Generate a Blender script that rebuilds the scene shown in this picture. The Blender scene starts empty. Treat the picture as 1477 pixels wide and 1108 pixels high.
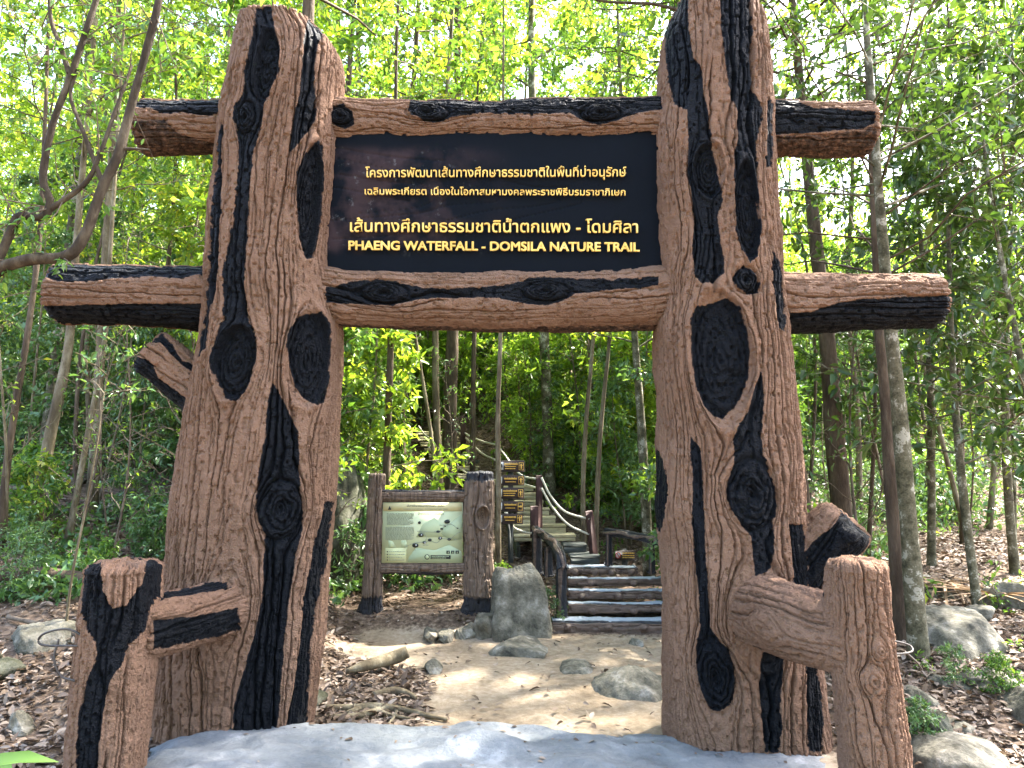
import bpy, math, random
import numpy as np
from mathutils import Vector, Matrix
R_ = math.radians
scene = bpy.context.scene
col = scene.collection

# ------------------------------------------------------------------ camera
F_PX, PW, PH, CAM_H, PITCH = 1095.0, 1477.0, 1108.0, 2.2, R_(6.5)
CP, SP = math.cos(PITCH), math.sin(PITCH)
cam_d = bpy.data.cameras.new('camera')
cam_d.lens = 36.0 * F_PX / PW
cam_d.clip_end = 600
cam = bpy.data.objects.new('camera', cam_d)
col.objects.link(cam)
cam.location = (0, 0, CAM_H)
cam.rotation_euler = (math.pi / 2 + PITCH, 0, 0)
scene.camera = cam

# ------------------------------------------------------------------ light
SUN_EL, SUN_AZ = 55.0, 56.0          # degrees; azimuth from +Y towards +X: the sun stands behind the gate, to the right
world = bpy.data.worlds.new("World")
scene.world = world
world.use_nodes = True
wn = world.node_tree
bg = wn.nodes['Background']
sky = wn.nodes.new('ShaderNodeTexSky')
sky.sky_type = 'NISHITA'
sky.sun_disc = False
sky.sun_elevation = R_(SUN_EL)
sky.sun_rotation = R_(SUN_AZ)
sky.air_density = 1.0
sky.dust_density = 4.0
sky.ozone_density = 1.0
wn.links.new(sky.outputs[0], bg.inputs[0])
bg.inputs[1].default_value = 0.15
sun_d = bpy.data.lights.new('sun', 'SUN')
sun_d.energy = 4.6
sun_d.angle = R_(2.0)
sun_d.color = (1.0, 0.95, 0.86)
sun = bpy.data.objects.new('sun', sun_d)
col.objects.link(sun)
sd = Vector((math.sin(R_(SUN_AZ)) * math.cos(R_(SUN_EL)), math.cos(R_(SUN_AZ)) * math.cos(R_(SUN_EL)), math.sin(R_(SUN_EL))))
sun.rotation_euler = sd.to_track_quat('Z', 'Y').to_euler()
scene.view_settings.view_transform = 'Standard'
scene.view_settings.look = 'None'
scene.view_settings.exposure = 3.55
scene.view_settings.gamma = 1.0
scene.view_settings.use_curve_mapping = False
scene.cycles.max_bounces = 12
scene.cycles.diffuse_bounces = 8
scene.cycles.glossy_bounces = 2
scene.cycles.transmission_bounces = 8
scene.cycles.caustics_reflective = False
scene.cycles.caustics_refractive = False
scene.cycles.sample_clamp_indirect = 6.0

# ------------------------------------------------------------------ helpers
def ray(px, py):
    xc, yc = (px - PW / 2) / F_PX, (PH / 2 - py) / F_PX
    return np.array([xc, CP - yc * SP, yc * CP + SP])
def at(px, py, Y):
    d = ray(px, py)
    return np.array([0, 0, CAM_H]) + d * (Y / d[1])
def proj(P):
    x, y, z = P[..., 0], P[..., 1], P[..., 2] - CAM_H
    dep = y * CP + z * SP
    up = -y * SP + z * CP
    return PW / 2 + F_PX * x / dep, PH / 2 - F_PX * up / dep
def ss(a, b, x):
    t = np.clip((x - a) / (b - a), 0, 1)
    return t * t * (3 - 2 * t)
_T = np.random.RandomState(7).rand(256, 256)
def vn(x, y, seed=0):
    x = np.asarray(x, float) + seed * 37.7
    y = np.asarray(y, float) + seed * 91.3
    xi, yi = np.floor(x).astype(int), np.floor(y).astype(int)
    fx, fy = x - xi, y - yi
    fx, fy = fx * fx * (3 - 2 * fx), fy * fy * (3 - 2 * fy)
    a, b = _T[xi & 255, yi & 255], _T[(xi + 1) & 255, yi & 255]
    c, d = _T[xi & 255, (yi + 1) & 255], _T[(xi + 1) & 255, (yi + 1) & 255]
    return (a * (1 - fx) + b * fx) * (1 - fy) + (c * (1 - fx) + d * fx) * fy
def fbm(x, y, seed=0, o=3):
    r, a, t = 0, 1, 0
    for i in range(o):
        r = r + a * vn(x * 2**i, y * 2**i, seed + i)
        t += a
        a *= .5
    return r / t
def hsh(k, s=0):
    return np.mod(np.sin(k * 127.1 + s * 311.7) * 43758.5453, 1.0)

def mesh_np(name, V, faces, mats, smooth=True, attrs=None, fmat=None):
    """faces: list of int arrays (n,k)"""
    me = bpy.data.meshes.new(name)
    V = np.asarray(V, np.float32)
    me.vertices.add(len(V))
    me.vertices.foreach_set('co', V.ravel())
    faces = [np.asarray(f, np.int32) for f in faces if len(f)]
    li = np.concatenate([f.ravel() for f in faces])
    lt = np.concatenate([np.full(len(f), f.shape[1], np.int32) for f in faces])
    ls = np.concatenate([[0], np.cumsum(lt)[:-1]]).astype(np.int32)
    me.loops.add(len(li))
    me.loops.foreach_set('vertex_index', li)
    me.polygons.add(len(lt))
    me.polygons.foreach_set('loop_start', ls)
    me.polygons.foreach_set('loop_total', lt)
    if smooth:
        me.polygons.foreach_set('use_smooth', np.ones(len(lt), bool))
    if fmat is not None:
        me.polygons.foreach_set('material_index', np.asarray(fmat, np.int32))
    for m in (mats if isinstance(mats, (list, tuple)) else [mats]):
        me.materials.append(m)
    for k, v in (attrs or {}).items():
        a = me.attributes.new(k, 'FLOAT', 'POINT')
        a.data.foreach_set('value', np.asarray(v, np.float32).ravel())
    me.update(calc_edges=True)
    me.validate()
    return me
def link(name, me, parent=None, loc=None):
    o = bpy.data.objects.new(name, me)
    col.objects.link(o)
    if parent is not None:
        o.parent = parent
        o.matrix_parent_inverse = Matrix.Translation(-Vector(parent.location)) if False else Matrix()
    if loc is not None:
        o.location = loc
    return o
def tag(o, label=None, cat=None, group=None, kind=None):
    if label: o['label'] = label
    if cat: o['category'] = cat
    if group: o['group'] = group
    if kind: o['kind'] = kind
    return o
def thing(name, label, cat, loc=(0, 0, 0), rz=0, group=None):
    o = bpy.data.objects.new(name, None)
    col.objects.link(o)
    o.location = loc
    o.rotation_euler = (0, 0, rz)
    o.empty_display_size = .1
    return tag(o, label, cat, group)

class MB:
    """collects simple shapes into one mesh"""
    def __init__(s): s.V, s.Q, s.T, s.n = [], [], [], 0
    def add(s, V, Q=(), T=()):
        V = np.asarray(V, float)
        s.V.append(V)
        if len(Q): s.Q.append(np.asarray(Q, int) + s.n)
        if len(T): s.T.append(np.asarray(T, int) + s.n)
        s.n += len(V)
    def box(s, c, size, rot=None, bev=.0, ax=None):
        hx, hy, hz = np.array(size) / 2
        b = min(bev, hx * .9, hy * .9, hz * .9)
        if b <= 0:
            V = np.array([[x, y, z] for x in (-hx, hx) for y in (-hy, hy) for z in (-hz, hz)])
            Q = [[0, 1, 3, 2], [4, 6, 7, 5], [0, 4, 5, 1], [2, 3, 7, 6], [0, 2, 6, 4], [1, 5, 7, 3]]
            T = []
        else:
            V, idx, Q, T = [], {}, [], []
            for sx in (0, 1):
                for sy in (0, 1):
                    for sz in (0, 1):
                        g = np.array([sx * 2 - 1, sy * 2 - 1, sz * 2 - 1])
                        for a in range(3):
                            p = g * (np.array([hx, hy, hz]) - b)
                            p[a] = g[a] * [hx, hy, hz][a]
                            idx[(sx, sy, sz, a)] = len(V)
                            V.append(p)
                        T.append([idx[(sx, sy, sz, k)] for k in range(3)])
            for a in range(3):
                o1, o2 = [k for k in range(3) if k != a]
                for sg in (0, 1):
                    q = []
                    for u, v in ((0, 0), (1, 0), (1, 1), (0, 1)):
                        k = [0, 0, 0]; k[a] = sg; k[o1] = u; k[o2] = v
                        q.append(idx[tuple(k) + (a,)])
                    Q.append(q)
                for u in (0, 1):
                    for v in (0, 1):
                        k0 = [0, 0, 0]; k0[o1] = u; k0[o2] = v
                        k1 = list(k0); k1[a] = 1
                        Q.append([idx[tuple(k0) + (o1,)], idx[tuple(k1) + (o1,)], idx[tuple(k1) + (o2,)], idx[tuple(k0) + (o2,)]])
            V = np.array(V)
        if rot is not None: V = V @ np.array(rot).T
        s.add(V + np.array(c), Q, T)
    def tube(s, pts, rad, k=8, cap=True):
        pts = np.asarray(pts, float)
        n = len(pts)
        rad = np.broadcast_to(np.asarray(rad, float), (n,))
        t = np.gradient(pts, axis=0)
        t /= np.linalg.norm(t, axis=1)[:, None] + 1e-9
        ref = np.array([0, 0, 1.0]) if abs(t[:, 2]).mean() < .8 else np.array([0, 1.0, 0])
        u = np.cross(t, ref); u /= np.linalg.norm(u, axis=1)[:, None] + 1e-9
        v = np.cross(t, u)
        th = np.arange(k) * 2 * math.pi / k
        V = pts[:, None] + rad[:, None, None] * (np.cos(th)[None, :, None] * u[:, None] + np.sin(th)[None, :, None] * v[:, None])
        i = np.arange(n - 1)[:, None] * k
        j = np.arange(k)[None]
        Q = np.stack([i + j, i + (j + 1) % k, i + k + (j + 1) % k, i + k + j], -1).reshape(-1, 4)
        V = V.reshape(-1, 3)
        T = []
        if cap:
            V = np.concatenate([V, pts[:1], pts[-1:]])
            a, b = n * k, n * k + 1
            T = [[a, (q + 1) % k, q] for q in range(k)] + [[b, (n - 1) * k + q, (n - 1) * k + (q + 1) % k] for q in range(k)]
        s.add(V, Q, T)
    def mesh(s, name, mats, smooth=False):
        return mesh_np(name, np.concatenate(s.V), ([np.concatenate(s.Q)] if s.Q else []) + ([np.concatenate(s.T)] if s.T else []), mats, smooth)
    def build(s, name, mats, parent=None, smooth=False):
        return link(name, s.mesh(name, mats, smooth), parent)

def smooth_path(pts, n):
    """Catmull-Rom through pts"""
    p = np.asarray(pts, float)
    p = np.concatenate([[2 * p[0] - p[1]], p, [2 * p[-1] - p[-2]]])
    u = np.linspace(0, len(p) - 3 - 1e-6, n)
    i = u.astype(int); f = (u - i)[:, None]
    a, b, c, d = p[i], p[i + 1], p[i + 2], p[i + 3]
    return .5 * (2 * b + (c - a) * f + (2 * a - 5 * b + 4 * c - d) * f**2 + (3 * b - a - 3 * c + d) * f**3)

# ------------------------------------------------------------------ materials
class NT:
    def __init__(s, name):
        s.m = bpy.data.materials.new(name)
        s.m.use_nodes = True
        s.t = s.m.node_tree
        s.b = s.t.nodes['Principled BSDF']
        s.out = s.t.nodes['Material Output']
    def n(s, kind, **kw):
        x = s.t.nodes.new('ShaderNode' + kind)
        for k, v in kw.items(): setattr(x, k, v)
        return x
    def l(s, a, b): s.t.links.new(a, b)
    def noise(s, scale, detail=4, vec=None, rough=.55, dim='3D'):
        x = s.n('TexNoise')
        x.inputs['Scale'].default_value = scale
        x.inputs['Detail'].default_value = detail
        x.inputs['Roughness'].default_value = rough
        if vec is not None: s.l(vec, x.inputs['Vector'])
        return x
    def ramp(s, fac, stops):
        r = s.n('ValToRGB')
        e = r.color_ramp.elements
        while len(e) < len(stops): e.new(.5)
        for i, (p, c) in enumerate(stops):
            e[i].position = p
            e[i].color = tuple(c) + (1,) if len(c) == 3 else c
        s.l(fac, r.inputs[0])
        return r
    def mix(s, fac, a, b, mode='MIX'):
        x = s.n('Mix', data_type='RGBA', blend_type=mode)
        for sock, v in ((x.inputs[0], fac), (x.inputs[6], a), (x.inputs[7], b)):
            if hasattr(v, 'links') or hasattr(v, 'is_linked'): s.l(v, sock)
            elif isinstance(v, (int, float)): sock.default_value = v
            else: sock.default_value = tuple(v) + (1,)
        return x.outputs[2]
    def math(s, op, a, b=None, clamp=False):
        x = s.n('Math', operation=op, use_clamp=clamp)
        for i, v in enumerate((a, b)):
            if v is None: continue
            if hasattr(v, 'is_linked'): s.l(v, x.inputs[i])
            else: x.inputs[i].default_value = v
        return x.outputs[0]
    def attr(s, name):
        return s.n('Attribute', attribute_name=name).outputs['Fac']
    def obj(s): return s.n('TexCoord').outputs['Object']
    def bump(s, h, strength=.4, dist=.01, normal=None):
        x = s.n('Bump')
        x.inputs['Strength'].default_value = strength
        x.inputs['Distance'].default_value = dist
        s.l(h, x.inputs['Height'])
        if normal is not None: s.l(normal, x.inputs['Normal'])
        return x.outputs[0]
    def base(s, c, rough=.7, normal=None, spec=.3):
        if hasattr(c, 'is_linked'): s.l(c, s.b.inputs['Base Color'])
        else: s.b.inputs['Base Color'].default_value = tuple(c) + (1,)
        if hasattr(rough, 'is_linked'): s.l(rough, s.b.inputs['Roughness'])
        else: s.b.inputs['Roughness'].default_value = rough
        s.b.inputs['Specular IOR Level'].default_value = spec
        if normal is not None: s.l(normal, s.b.inputs['Normal'])
        return s.m

def mat_paint():
    t = NT('painted_concrete_bark')
    o = t.obj()
    big = t.noise(2.2, 5, o); mid = t.noise(26, 5, o); fine = t.noise(170, 4, o, .6)
    brown = t.mix(t.ramp(big.outputs[0], [(.32, (0, 0, 0)), (.68, (1, 1, 1))]).outputs[0], (.168, .097, .062), (.235, .142, .095))
    brown = t.mix(t.math('MULTIPLY', t.ramp(mid.outputs[0], [(.5, (0, 0, 0)), (.75, (1, 1, 1))]).outputs[0], .35), brown, (.30, .17, .11))
    dirt = t.ramp(t.noise(7, 8, o, .7).outputs[0], [(.56, (0, 0, 0)), (.74, (1, 1, 1))]).outputs[0]
    brown = t.mix(t.math('MULTIPLY', dirt, .30), brown, (.065, .034, .022))
    black = t.mix(mid.outputs[0], (.0020, .0026, .0040), (.0060, .0076, .0108))
    wear = t.ramp(t.noise(48, 6, o, .7).outputs[0], [(.66, (0, 0, 0)), (.72, (1, 1, 1))]).outputs[0]
    black = t.mix(t.math('MULTIPLY', wear, .30), black, (.10, .07, .055))
    p = t.math('ADD', t.attr('paint'), t.math('MULTIPLY', t.math('SUBTRACT', mid.outputs[0], .5), 5.0))
    p = t.math('ADD', p, t.math('MULTIPLY', t.math('SUBTRACT', fine.outputs[0], .5), 2.5))
    fac = t.n('MapRange', interpolation_type='SMOOTHSTEP')
    fac.inputs[1].default_value = -.6; fac.inputs[2].default_value = .6
    t.l(p, fac.inputs[0])
    c = t.mix(fac.outputs[0], brown, black)
    # weathered, unpainted undersides: grey brown with algae
    w = t.math('ADD', t.attr('worn'), t.math('MULTIPLY', t.math('SUBTRACT', mid.outputs[0], .5), 9.0))
    wf = t.n('MapRange', interpolation_type='SMOOTHSTEP')
    wf.inputs[1].default_value = -1.5; wf.inputs[2].default_value = 1.5
    t.l(w, wf.inputs[0])
    weath = t.ramp(t.noise(22, 7, o, .7).outputs[0], [(.36, (.018, .014, .012)), (.52, (.07, .045, .033)), (.64, (.16, .09, .06)), (.72, (.2, .17, .14))]).outputs[0]
    c = t.mix(wf.outputs[0], c, weath)
    rg = t.n('MapRange'); rg.inputs[3].default_value = .92; rg.inputs[4].default_value = .50
    t.l(fac.outputs[0], rg.inputs[0])
    grain = t.noise(85, 4, o, .6)
    h = t.math('ADD', t.math('MULTIPLY', grain.outputs[0], .9), t.math('MULTIPLY', mid.outputs[0], .9))
    b = t.bump(h, 1.0, .030)
    return t.base(c, rg.outputs[0], b, .12)
def mat_oldlog(name, a, b, rough=.7, stretch=(1, 1, .12)):
    t = NT(name)
    o = t.obj()
    mp = t.n('Mapping'); mp.inputs['Scale'].default_value = stretch
    t.l(o, mp.inputs['Vector'])
    n1 = t.noise(26, 6, mp.outputs[0], .65); n2 = t.noise(70, 5, o, .6)
    bark = t.ramp(n1.outputs[0], [(.3, a), (.7, b)]).outputs[0]
    black = t.mix(n2.outputs[0], (.007, .008, .010), (.03, .03, .035))
    p = t.math('ADD', t.attr('paint'), t.math('MULTIPLY', t.math('SUBTRACT', n1.outputs[0], .5), 9.0))
    f = t.n('MapRange', interpolation_type='SMOOTHSTEP'); f.inputs[1].default_value = -1; f.inputs[2].default_value = 1
    t.l(p, f.inputs[0])
    c = t.mix(f.outputs[0], bark, black)
    # the tread tops: blue-grey cement wash
    c = t.mix(t.attr('wash'), c, t.mix(n2.outputs[0], (.22, .265, .31), (.42, .46, .50)))
    return t.base(c, rough, t.bump(n2.outputs[0], .6, .008), .3)
def mat_simple(name, stops, scale=8, rough=.75, bump=.4, dist=.01, bscale=60, spec=.3, stretch=None, detail=6):
    t = NT(name)
    v = t.obj()
    if stretch is not None:
        mp = t.n('Mapping'); mp.inputs['Scale'].default_value = stretch
        t.l(v, mp.inputs['Vector']); v = mp.outputs[0]
    n1 = t.noise(scale, detail, v, .62); n2 = t.noise(bscale, 5, v, .6)
    f = t.math('ADD', t.math('MULTIPLY', n1.outputs[0], .8), t.math('MULTIPLY', n2.outputs[0], .2))
    return t.base(t.ramp(f, stops).outputs[0], rough, t.bump(n2.outputs[0], bump, dist), spec)
def mat_leaf(name, stops, trans=.45, rough=.38, tint=(1.35, 1.25, .55), spec=.45):
    t = NT(name)
    g = t.n('NewGeometry').outputs['Random Per Island']
    oi = t.n('ObjectInfo').outputs['Random']
    f = t.math('ADD', t.math('MULTIPLY', g, .72), t.math('MULTIPLY', oi, .28))
    c = t.ramp(f, stops).outputs[0]
    t.base(c, rough, None, spec)
    tr = t.n('BsdfTranslucent')
    tc = t.mix(1.0, c, tint, 'MULTIPLY')
    t.l(tc, tr.inputs[0])
    ms = t.n('MixShader'); ms.inputs[0].default_value = trans
    t.l(t.b.outputs[0], ms.inputs[1]); t.l(tr.outputs[0], ms.inputs[2])
    t.l(ms.outputs[0], t.out.inputs['Surface'])
    return t.m

M = {}
M['paint'] = mat_paint()
M['oldlog'] = mat_oldlog('weathered_log_concrete', (.030, .022, .017), (.22, .155, .11))
M['steplog'] = mat_oldlog('step_log_concrete', (.050, .034, .026), (.17, .115, .085), .5, (.25, 1, 1))
M['leaf'] = mat_leaf('leaf_green', [(0, (0.044, 0.103, 0.023)), (.35, (0.074, 0.165, 0.032)), (.65, (0.126, 0.241, 0.045)), (.85, (0.223, 0.330, 0.055)), (.97, (0.385, 0.372, 0.078)), (1, (0.504, 0.303, 0.078))], .48)
M['leaf_bright'] = mat_leaf('leaf_bright', [(0, (0.094, 0.179, 0.023)), (.4, (0.169, 0.286, 0.036)), (.8, (0.287, 0.400, 0.052)), (.96, (0.507, 0.486, 0.078)), (1, (0.710, 0.458, 0.078))], .55)
M['leaf_sun_tint'] = mat_leaf('leaf_sun_tint', [(0, (.110, .215, .040)), (.4, (.190, .330, .055)), (.8, (.30, .45, .08)), (.96, (.46, .52, .12)), (1, (.55, .44, .10))], .58)  # leaf colour raised so the dim wood looks lit: sunlight put into the colour
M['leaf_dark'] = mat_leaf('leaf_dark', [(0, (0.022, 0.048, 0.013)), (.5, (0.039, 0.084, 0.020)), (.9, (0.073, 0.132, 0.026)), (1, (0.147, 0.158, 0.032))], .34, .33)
M['leaf_under'] = mat_leaf('leaf_under', [(0, (0.046, 0.109, 0.039)), (.5, (0.086, 0.175, 0.056)), (.9, (0.149, 0.250, 0.086)), (1, (0.250, 0.304, 0.108))], .36, .30, spec=.6)
M['palm'] = mat_leaf('palm_leaf', [(0, (.08, .15, .03)), (1, (.18, .27, .06))], .45)
M['dry'] = mat_leaf('dry_leaf', [(0, (0.045, 0.027, 0.019)), (.3, (0.097, 0.064, 0.042)), (.55, (0.169, 0.122, 0.089)), (.8, (0.267, 0.212, 0.168)), (.95, (0.371, 0.324, 0.271)), (1, (0.323, 0.198, 0.066))], .12, .6, (1, .9, .7), .3)
M['frond'] = mat_leaf('dry_frond', [(0, (.14, .085, .045)), (1, (.36, .25, .15))], .15, .7, (1, .9, .7), .2)
M['bark_pale'] = mat_simple('bark_pale', [(.34, (0.050, 0.036, 0.021)), (.5, (0.127, 0.100, 0.060)), (.66, (0.268, 0.230, 0.156))], 5.5, .85, .7, .012, 45, .2, (1, 1, .45))
M['bark_mottled'] = mat_simple('bark_mottled', [(.38, (0.039, 0.036, 0.019)), (.48, (0.091, 0.081, 0.048)), (.56, (0.130, 0.118, 0.076)), (.6, (0.299, 0.279, 0.216))], 7.5, .85, .6, .01, 60, .2, None, 3)
M['bark_brown'] = mat_simple('bark_brown', [(.34, (0.028, 0.019, 0.012)), (.5, (0.074, 0.052, 0.034)), (.68, (0.149, 0.112, 0.077))], 7, .9, 1, .02, 38, .2, (1, 1, .25))
M['bark_dark'] = mat_simple('bark_dark', [(.34, (0.017, 0.012, 0.007)), (.5, (0.045, 0.033, 0.022)), (.68, (0.112, 0.090, 0.061))], 7, .9, 1, .012, 38, .2, (1, 1, .4))
M['twig'] = mat_simple('twig', [(.35, (.05, .037, .025)), (.65, (.17, .13, .095))], 9, .85, .5, .006, 50, .2)
M['rock'] = mat_simple('rock', [(.34, (0.033, 0.030, 0.022)), (.45, (0.087, 0.080, 0.058)), (.55, (0.163, 0.147, 0.112)), (.66, (0.315, 0.292, 0.247))], 4.2, .85, .8, .02, 30, .25, None, 9)
M['rock_dark'] = mat_simple('rock_mossy', [(.36, (0.017, 0.018, 0.011)), (.5, (0.045, 0.046, 0.027)), (.64, (0.112, 0.109, 0.083))], 4.2, .9, .8, .02, 30, .2, None, 9)
M['maroon'] = mat_simple('maroon_paint', [(.35, (0.034, 0.012, 0.010)), (.7, (0.064, 0.026, 0.020))], 6, .6, .3, .004, 60)
M['plank'] = mat_simple('weathered_plank', [(.35, (0.203, 0.176, 0.094)), (.52, (0.362, 0.317, 0.187)), (.68, (0.522, 0.459, 0.286))], 6, .8, .5, .006, 60, .25, (.35, 1.5, 1.5))
M['plank_grey'] = mat_simple('grey_plank', [(.35, (0.053, 0.060, 0.053)), (.7, (0.120, 0.128, 0.112))], 6, .8, .5, .006, 60, .25, (.35, 1.5, 1.5))
M['rope'] = mat_simple('rope', [(.3, (.40, .37, .28)), (.7, (.62, .59, .48))], 30, .9, .5, .004, 160)
M['wire'] = mat_simple('wire', [(.3, (.02, .018, .016)), (.7, (.07, .055, .045))], 20, .5, .2, .002, 100)
M['gold'] = mat_simple('gold_paint', [(.3, (.55, .31, .045)), (.55, (.74, .49, .10)), (.8, (.82, .66, .28))], 9, .42, .2, .002, 90, .5)
M['sign_brown'] = mat_simple('sign_brown', [(.3, (.030, .017, .012)), (.7, (.050, .030, .022))], 5, .5, .1, .002, 60)
M['sign_yellow'] = mat_simple('sign_yellow', [(.3, (.62, .34, .06)), (.7, (.80, .50, .12))], 5, .5, .1, .002, 60)
M['sign_white'] = mat_simple('sign_white', [(.3, (.45, .45, .43)), (.7, (.68, .68, .65))], 9, .5, .1, .002, 60)
M['sign_red'] = mat_simple('sign_red', [(.3, (.45, .05, .03)), (.7, (.60, .08, .05))], 5, .5, .1, .002, 60)
M['ink'] = mat_simple('map_ink', [(.3, (.012, .014, .012)), (.7, (.035, .04, .035))], 5, .5, .1, .002, 60)
M['ink_soft'] = mat_simple('map_print', [(.3, (.22, .25, .19)), (.7, (.34, .38, .29))], 60, .5, .1, .002, 60)
M['map_hill'] = mat_simple('map_hill', [(.3, (.45, .52, .30)), (.7, (.48, .54, .32))], 9, .5, .1, .002, 60)
M['map_hill_dark'] = mat_simple('map_hill_dark', [(.3, (.38, .45, .27)), (.7, (.42, .48, .29))], 9, .5, .1, .002, 60)
M['map_box'] = mat_simple('map_box', [(.3, (.56, .58, .30)), (.7, (.6, .62, .34))], 9, .5, .1, .002, 60)
M['map_head'] = mat_simple('map_header', [(.3, (.62, .56, .28)), (.7, (.68, .62, .36))], 9, .5, .1, .002, 60)
M['map_base'] = mat_simple('map_panel', [(.3, (.50, .56, .33)), (.7, (.58, .62, .37))], 2, .35, .05, .001, 60, .5)
def mat_board():
    t = NT('black_board')
    o = t.obj()
    n = t.noise(3.4, 5, o, .55); n2 = t.noise(30, 6, o, .7); g = t.attr('stain')
    c = t.mix(n2.outputs[0], (.0026, .0040, .0066), (.0048, .0066, .0100))
    f = t.math('MULTIPLY', t.ramp(n.outputs[0], [(.46, (0, 0, 0)), (.60, (1, 1, 1))]).outputs[0], g)
    c = t.mix(t.math('MULTIPLY', f, .75), c, (.040, .026, .028))
    f2 = t.math('MULTIPLY', t.ramp(t.noise(9, 6, o, .7).outputs[0], [(.60, (0, 0, 0)), (.74, (1, 1, 1))]).outputs[0], g)
    c = t.mix(t.math('MULTIPLY', f2, .7), c, (.16, .17, .18))
    return t.base(c, .75, t.bump(n2.outputs[0], .25, .004), .06)
M['board'] = mat_board()
def mat_ground():
    t = NT('forest_ground')
    o = t.obj()
    n1 = t.noise(1.3, 7, o, .6); n2 = t.noise(16, 6, o, .65); n3 = t.noise(90, 4, o, .6)
    sand = t.ramp(t.math('ADD', t.math('MULTIPLY', n1.outputs[0], .55), t.math('MULTIPLY', n2.outputs[0], .45)), [(.34, (.13, .095, .06)), (.5, (.24, .185, .125)), (.66, (.36, .295, .22))]).outputs[0]
    soil = t.ramp(n2.outputs[0], [(.32, (.040, .027, .018)), (.5, (.105, .072, .050)), (.68, (.22, .165, .12))]).outputs[0]
    p = t.math('ADD', t.attr('path'), t.math('MULTIPLY', t.math('SUBTRACT', n2.outputs[0], .5), .9))
    f = t.n('MapRange', interpolation_type='SMOOTHSTEP'); f.inputs[1].default_value = .25; f.inputs[2].default_value = .75
    t.l(p, f.inputs[0])
    c = t.mix(f.outputs[0], soil, sand)
    h = t.math('ADD', n2.outputs[0], t.math('MULTIPLY', n3.outputs[0], .4))
    return t.base(c, .95, t.bump(h, .8, .02), .15)
M['ground'] = mat_ground()
def mat_slab():
    t = NT('slate_concrete')
    o = t.obj()
    n1 = t.noise(1.9, 9, o, .68); n2 = t.noise(26, 7, o, .7); n3 = t.noise(5, 6, o, .6)
    c = t.ramp(n1.outputs[0], [(.36, (.090, .100, .107)), (.47, (.124, .135, .143)), (.55, (.150, .160, .167)), (.60, (.19, .198, .203)), (.66, (.28, .29, .295))]).outputs[0]
    c = t.mix(t.math('MULTIPLY', t.ramp(n2.outputs[0], [(.55, (0, 0, 0)), (.70, (1, 1, 1))]).outputs[0], .45), c, (.075, .085, .095))
    v = t.n('TexVoronoi', feature='DISTANCE_TO_EDGE'); v.inputs['Scale'].default_value = 1.5
    w = t.mix(.10, o, t.noise(3, 5, o).outputs['Color']); t.l(w, v.inputs['Vector'])
    cr = t.ramp(v.outputs['Distance'], [(.0, (1, 1, 1)), (.012, (0, 0, 0))]).outputs[0]
    cr = t.math('MULTIPLY', cr, t.ramp(n3.outputs[0], [(.48, (0, 0, 0)), (.56, (1, 1, 1))]).outputs[0])
    c = t.mix(t.math('MULTIPLY', cr, .12), c, (.04, .044, .05))
    h = t.math('ADD', n2.outputs[0], n1.outputs[0])
    return t.base(c, .7, t.bump(h, .9, .02), .25)
M['slab'] = mat_slab()

# ------------------------------------------------------------------ terrain
def terr(x, y):
    x = np.asarray(x, float); y = np.asarray(y, float)
    zc = np.interp(y, [0, 6, 9.25, 9.85, 11, 12, 14, 17, 20, 30, 60, 150], [.1, .15, .20, .44, .60, .70, 1.1, 2.05, 3.2, 7.6, 19, 34])
    zs = np.interp(y, [0, 6, 9.3, 11.5, 12, 14, 17, 20, 30, 60, 150], [.1, .15, .19, .5, .6, 1.0, 1.9, 2.9, 6.8, 17, 32])
    zl = np.interp(y, [0, 5, 6, 7, 9, 15, 20, 30, 60, 150], [.05, .12, .26, .52, 1.0, 2.5, 4.2, 8.6, 23, 38])
    zr = np.interp(y, [0, 4.5, 5.5, 7.2, 8, 10, 15, 20, 30, 60, 150], [-.05, .10, .26, .47, .60, .80, 1.4, 2.3, 4.6, 12, 24])
    xs = x * 9 / np.maximum(y, 9)
    z = zc + (zs - zc) * ss(.15, .45, xs)
    z = z + (zl - z) * ss(-1.75, -3.1, xs)
    z = z + (zr - z) * ss(2.0, 3.3, xs)
    far = ss(7, 14, y) + ss(2.2, 4, np.abs(xs))
    z = z + (fbm(x / 2.6, y / 2.6, 3) - .5) * .28 * np.minimum(far, 1) + (fbm(x * 1.6, y * 1.6, 5) - .5) * .07
    return z
def path_w(x, y):
    left = np.interp(y, [6, 7.0, 8.0, 8.6, 9.3], [-.75, -.85, -1.1, -1.7, -1.9])
    w = ss(left - .35, left + .35, x + (fbm(x * 1.3, y * 1.3, 9) - .5) * .9) * ss(2.55, 2.1, x)
    return w * ss(9.75, 9.25, y) * ss(3.5, 5, y)
gx = np.concatenate([-np.geomspace(110, 10, 50)[:-1], np.linspace(-10, 10, 260), np.geomspace(10, 110, 50)[1:]])
gy = np.concatenate([np.linspace(-60, 3, 24)[:-1], np.linspace(3, 18, 220), np.geomspace(18, 150, 90)[1:]])
GX, GY = np.meshgrid(gx, gy)
GZ = terr(GX, GY)
ni, nj = GX.shape
ii = np.arange(ni - 1)[:, None] * nj + np.arange(nj - 1)[None]
Q = np.stack([ii, ii + 1, ii + nj + 1, ii + nj], -1).reshape(-1, 4)
tag(link('ground', mesh_np('ground', np.stack([GX, GY, GZ], -1).reshape(-1, 3), [Q], M['ground'], True, {'path': path_w(GX, GY)})), kind='structure')

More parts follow.
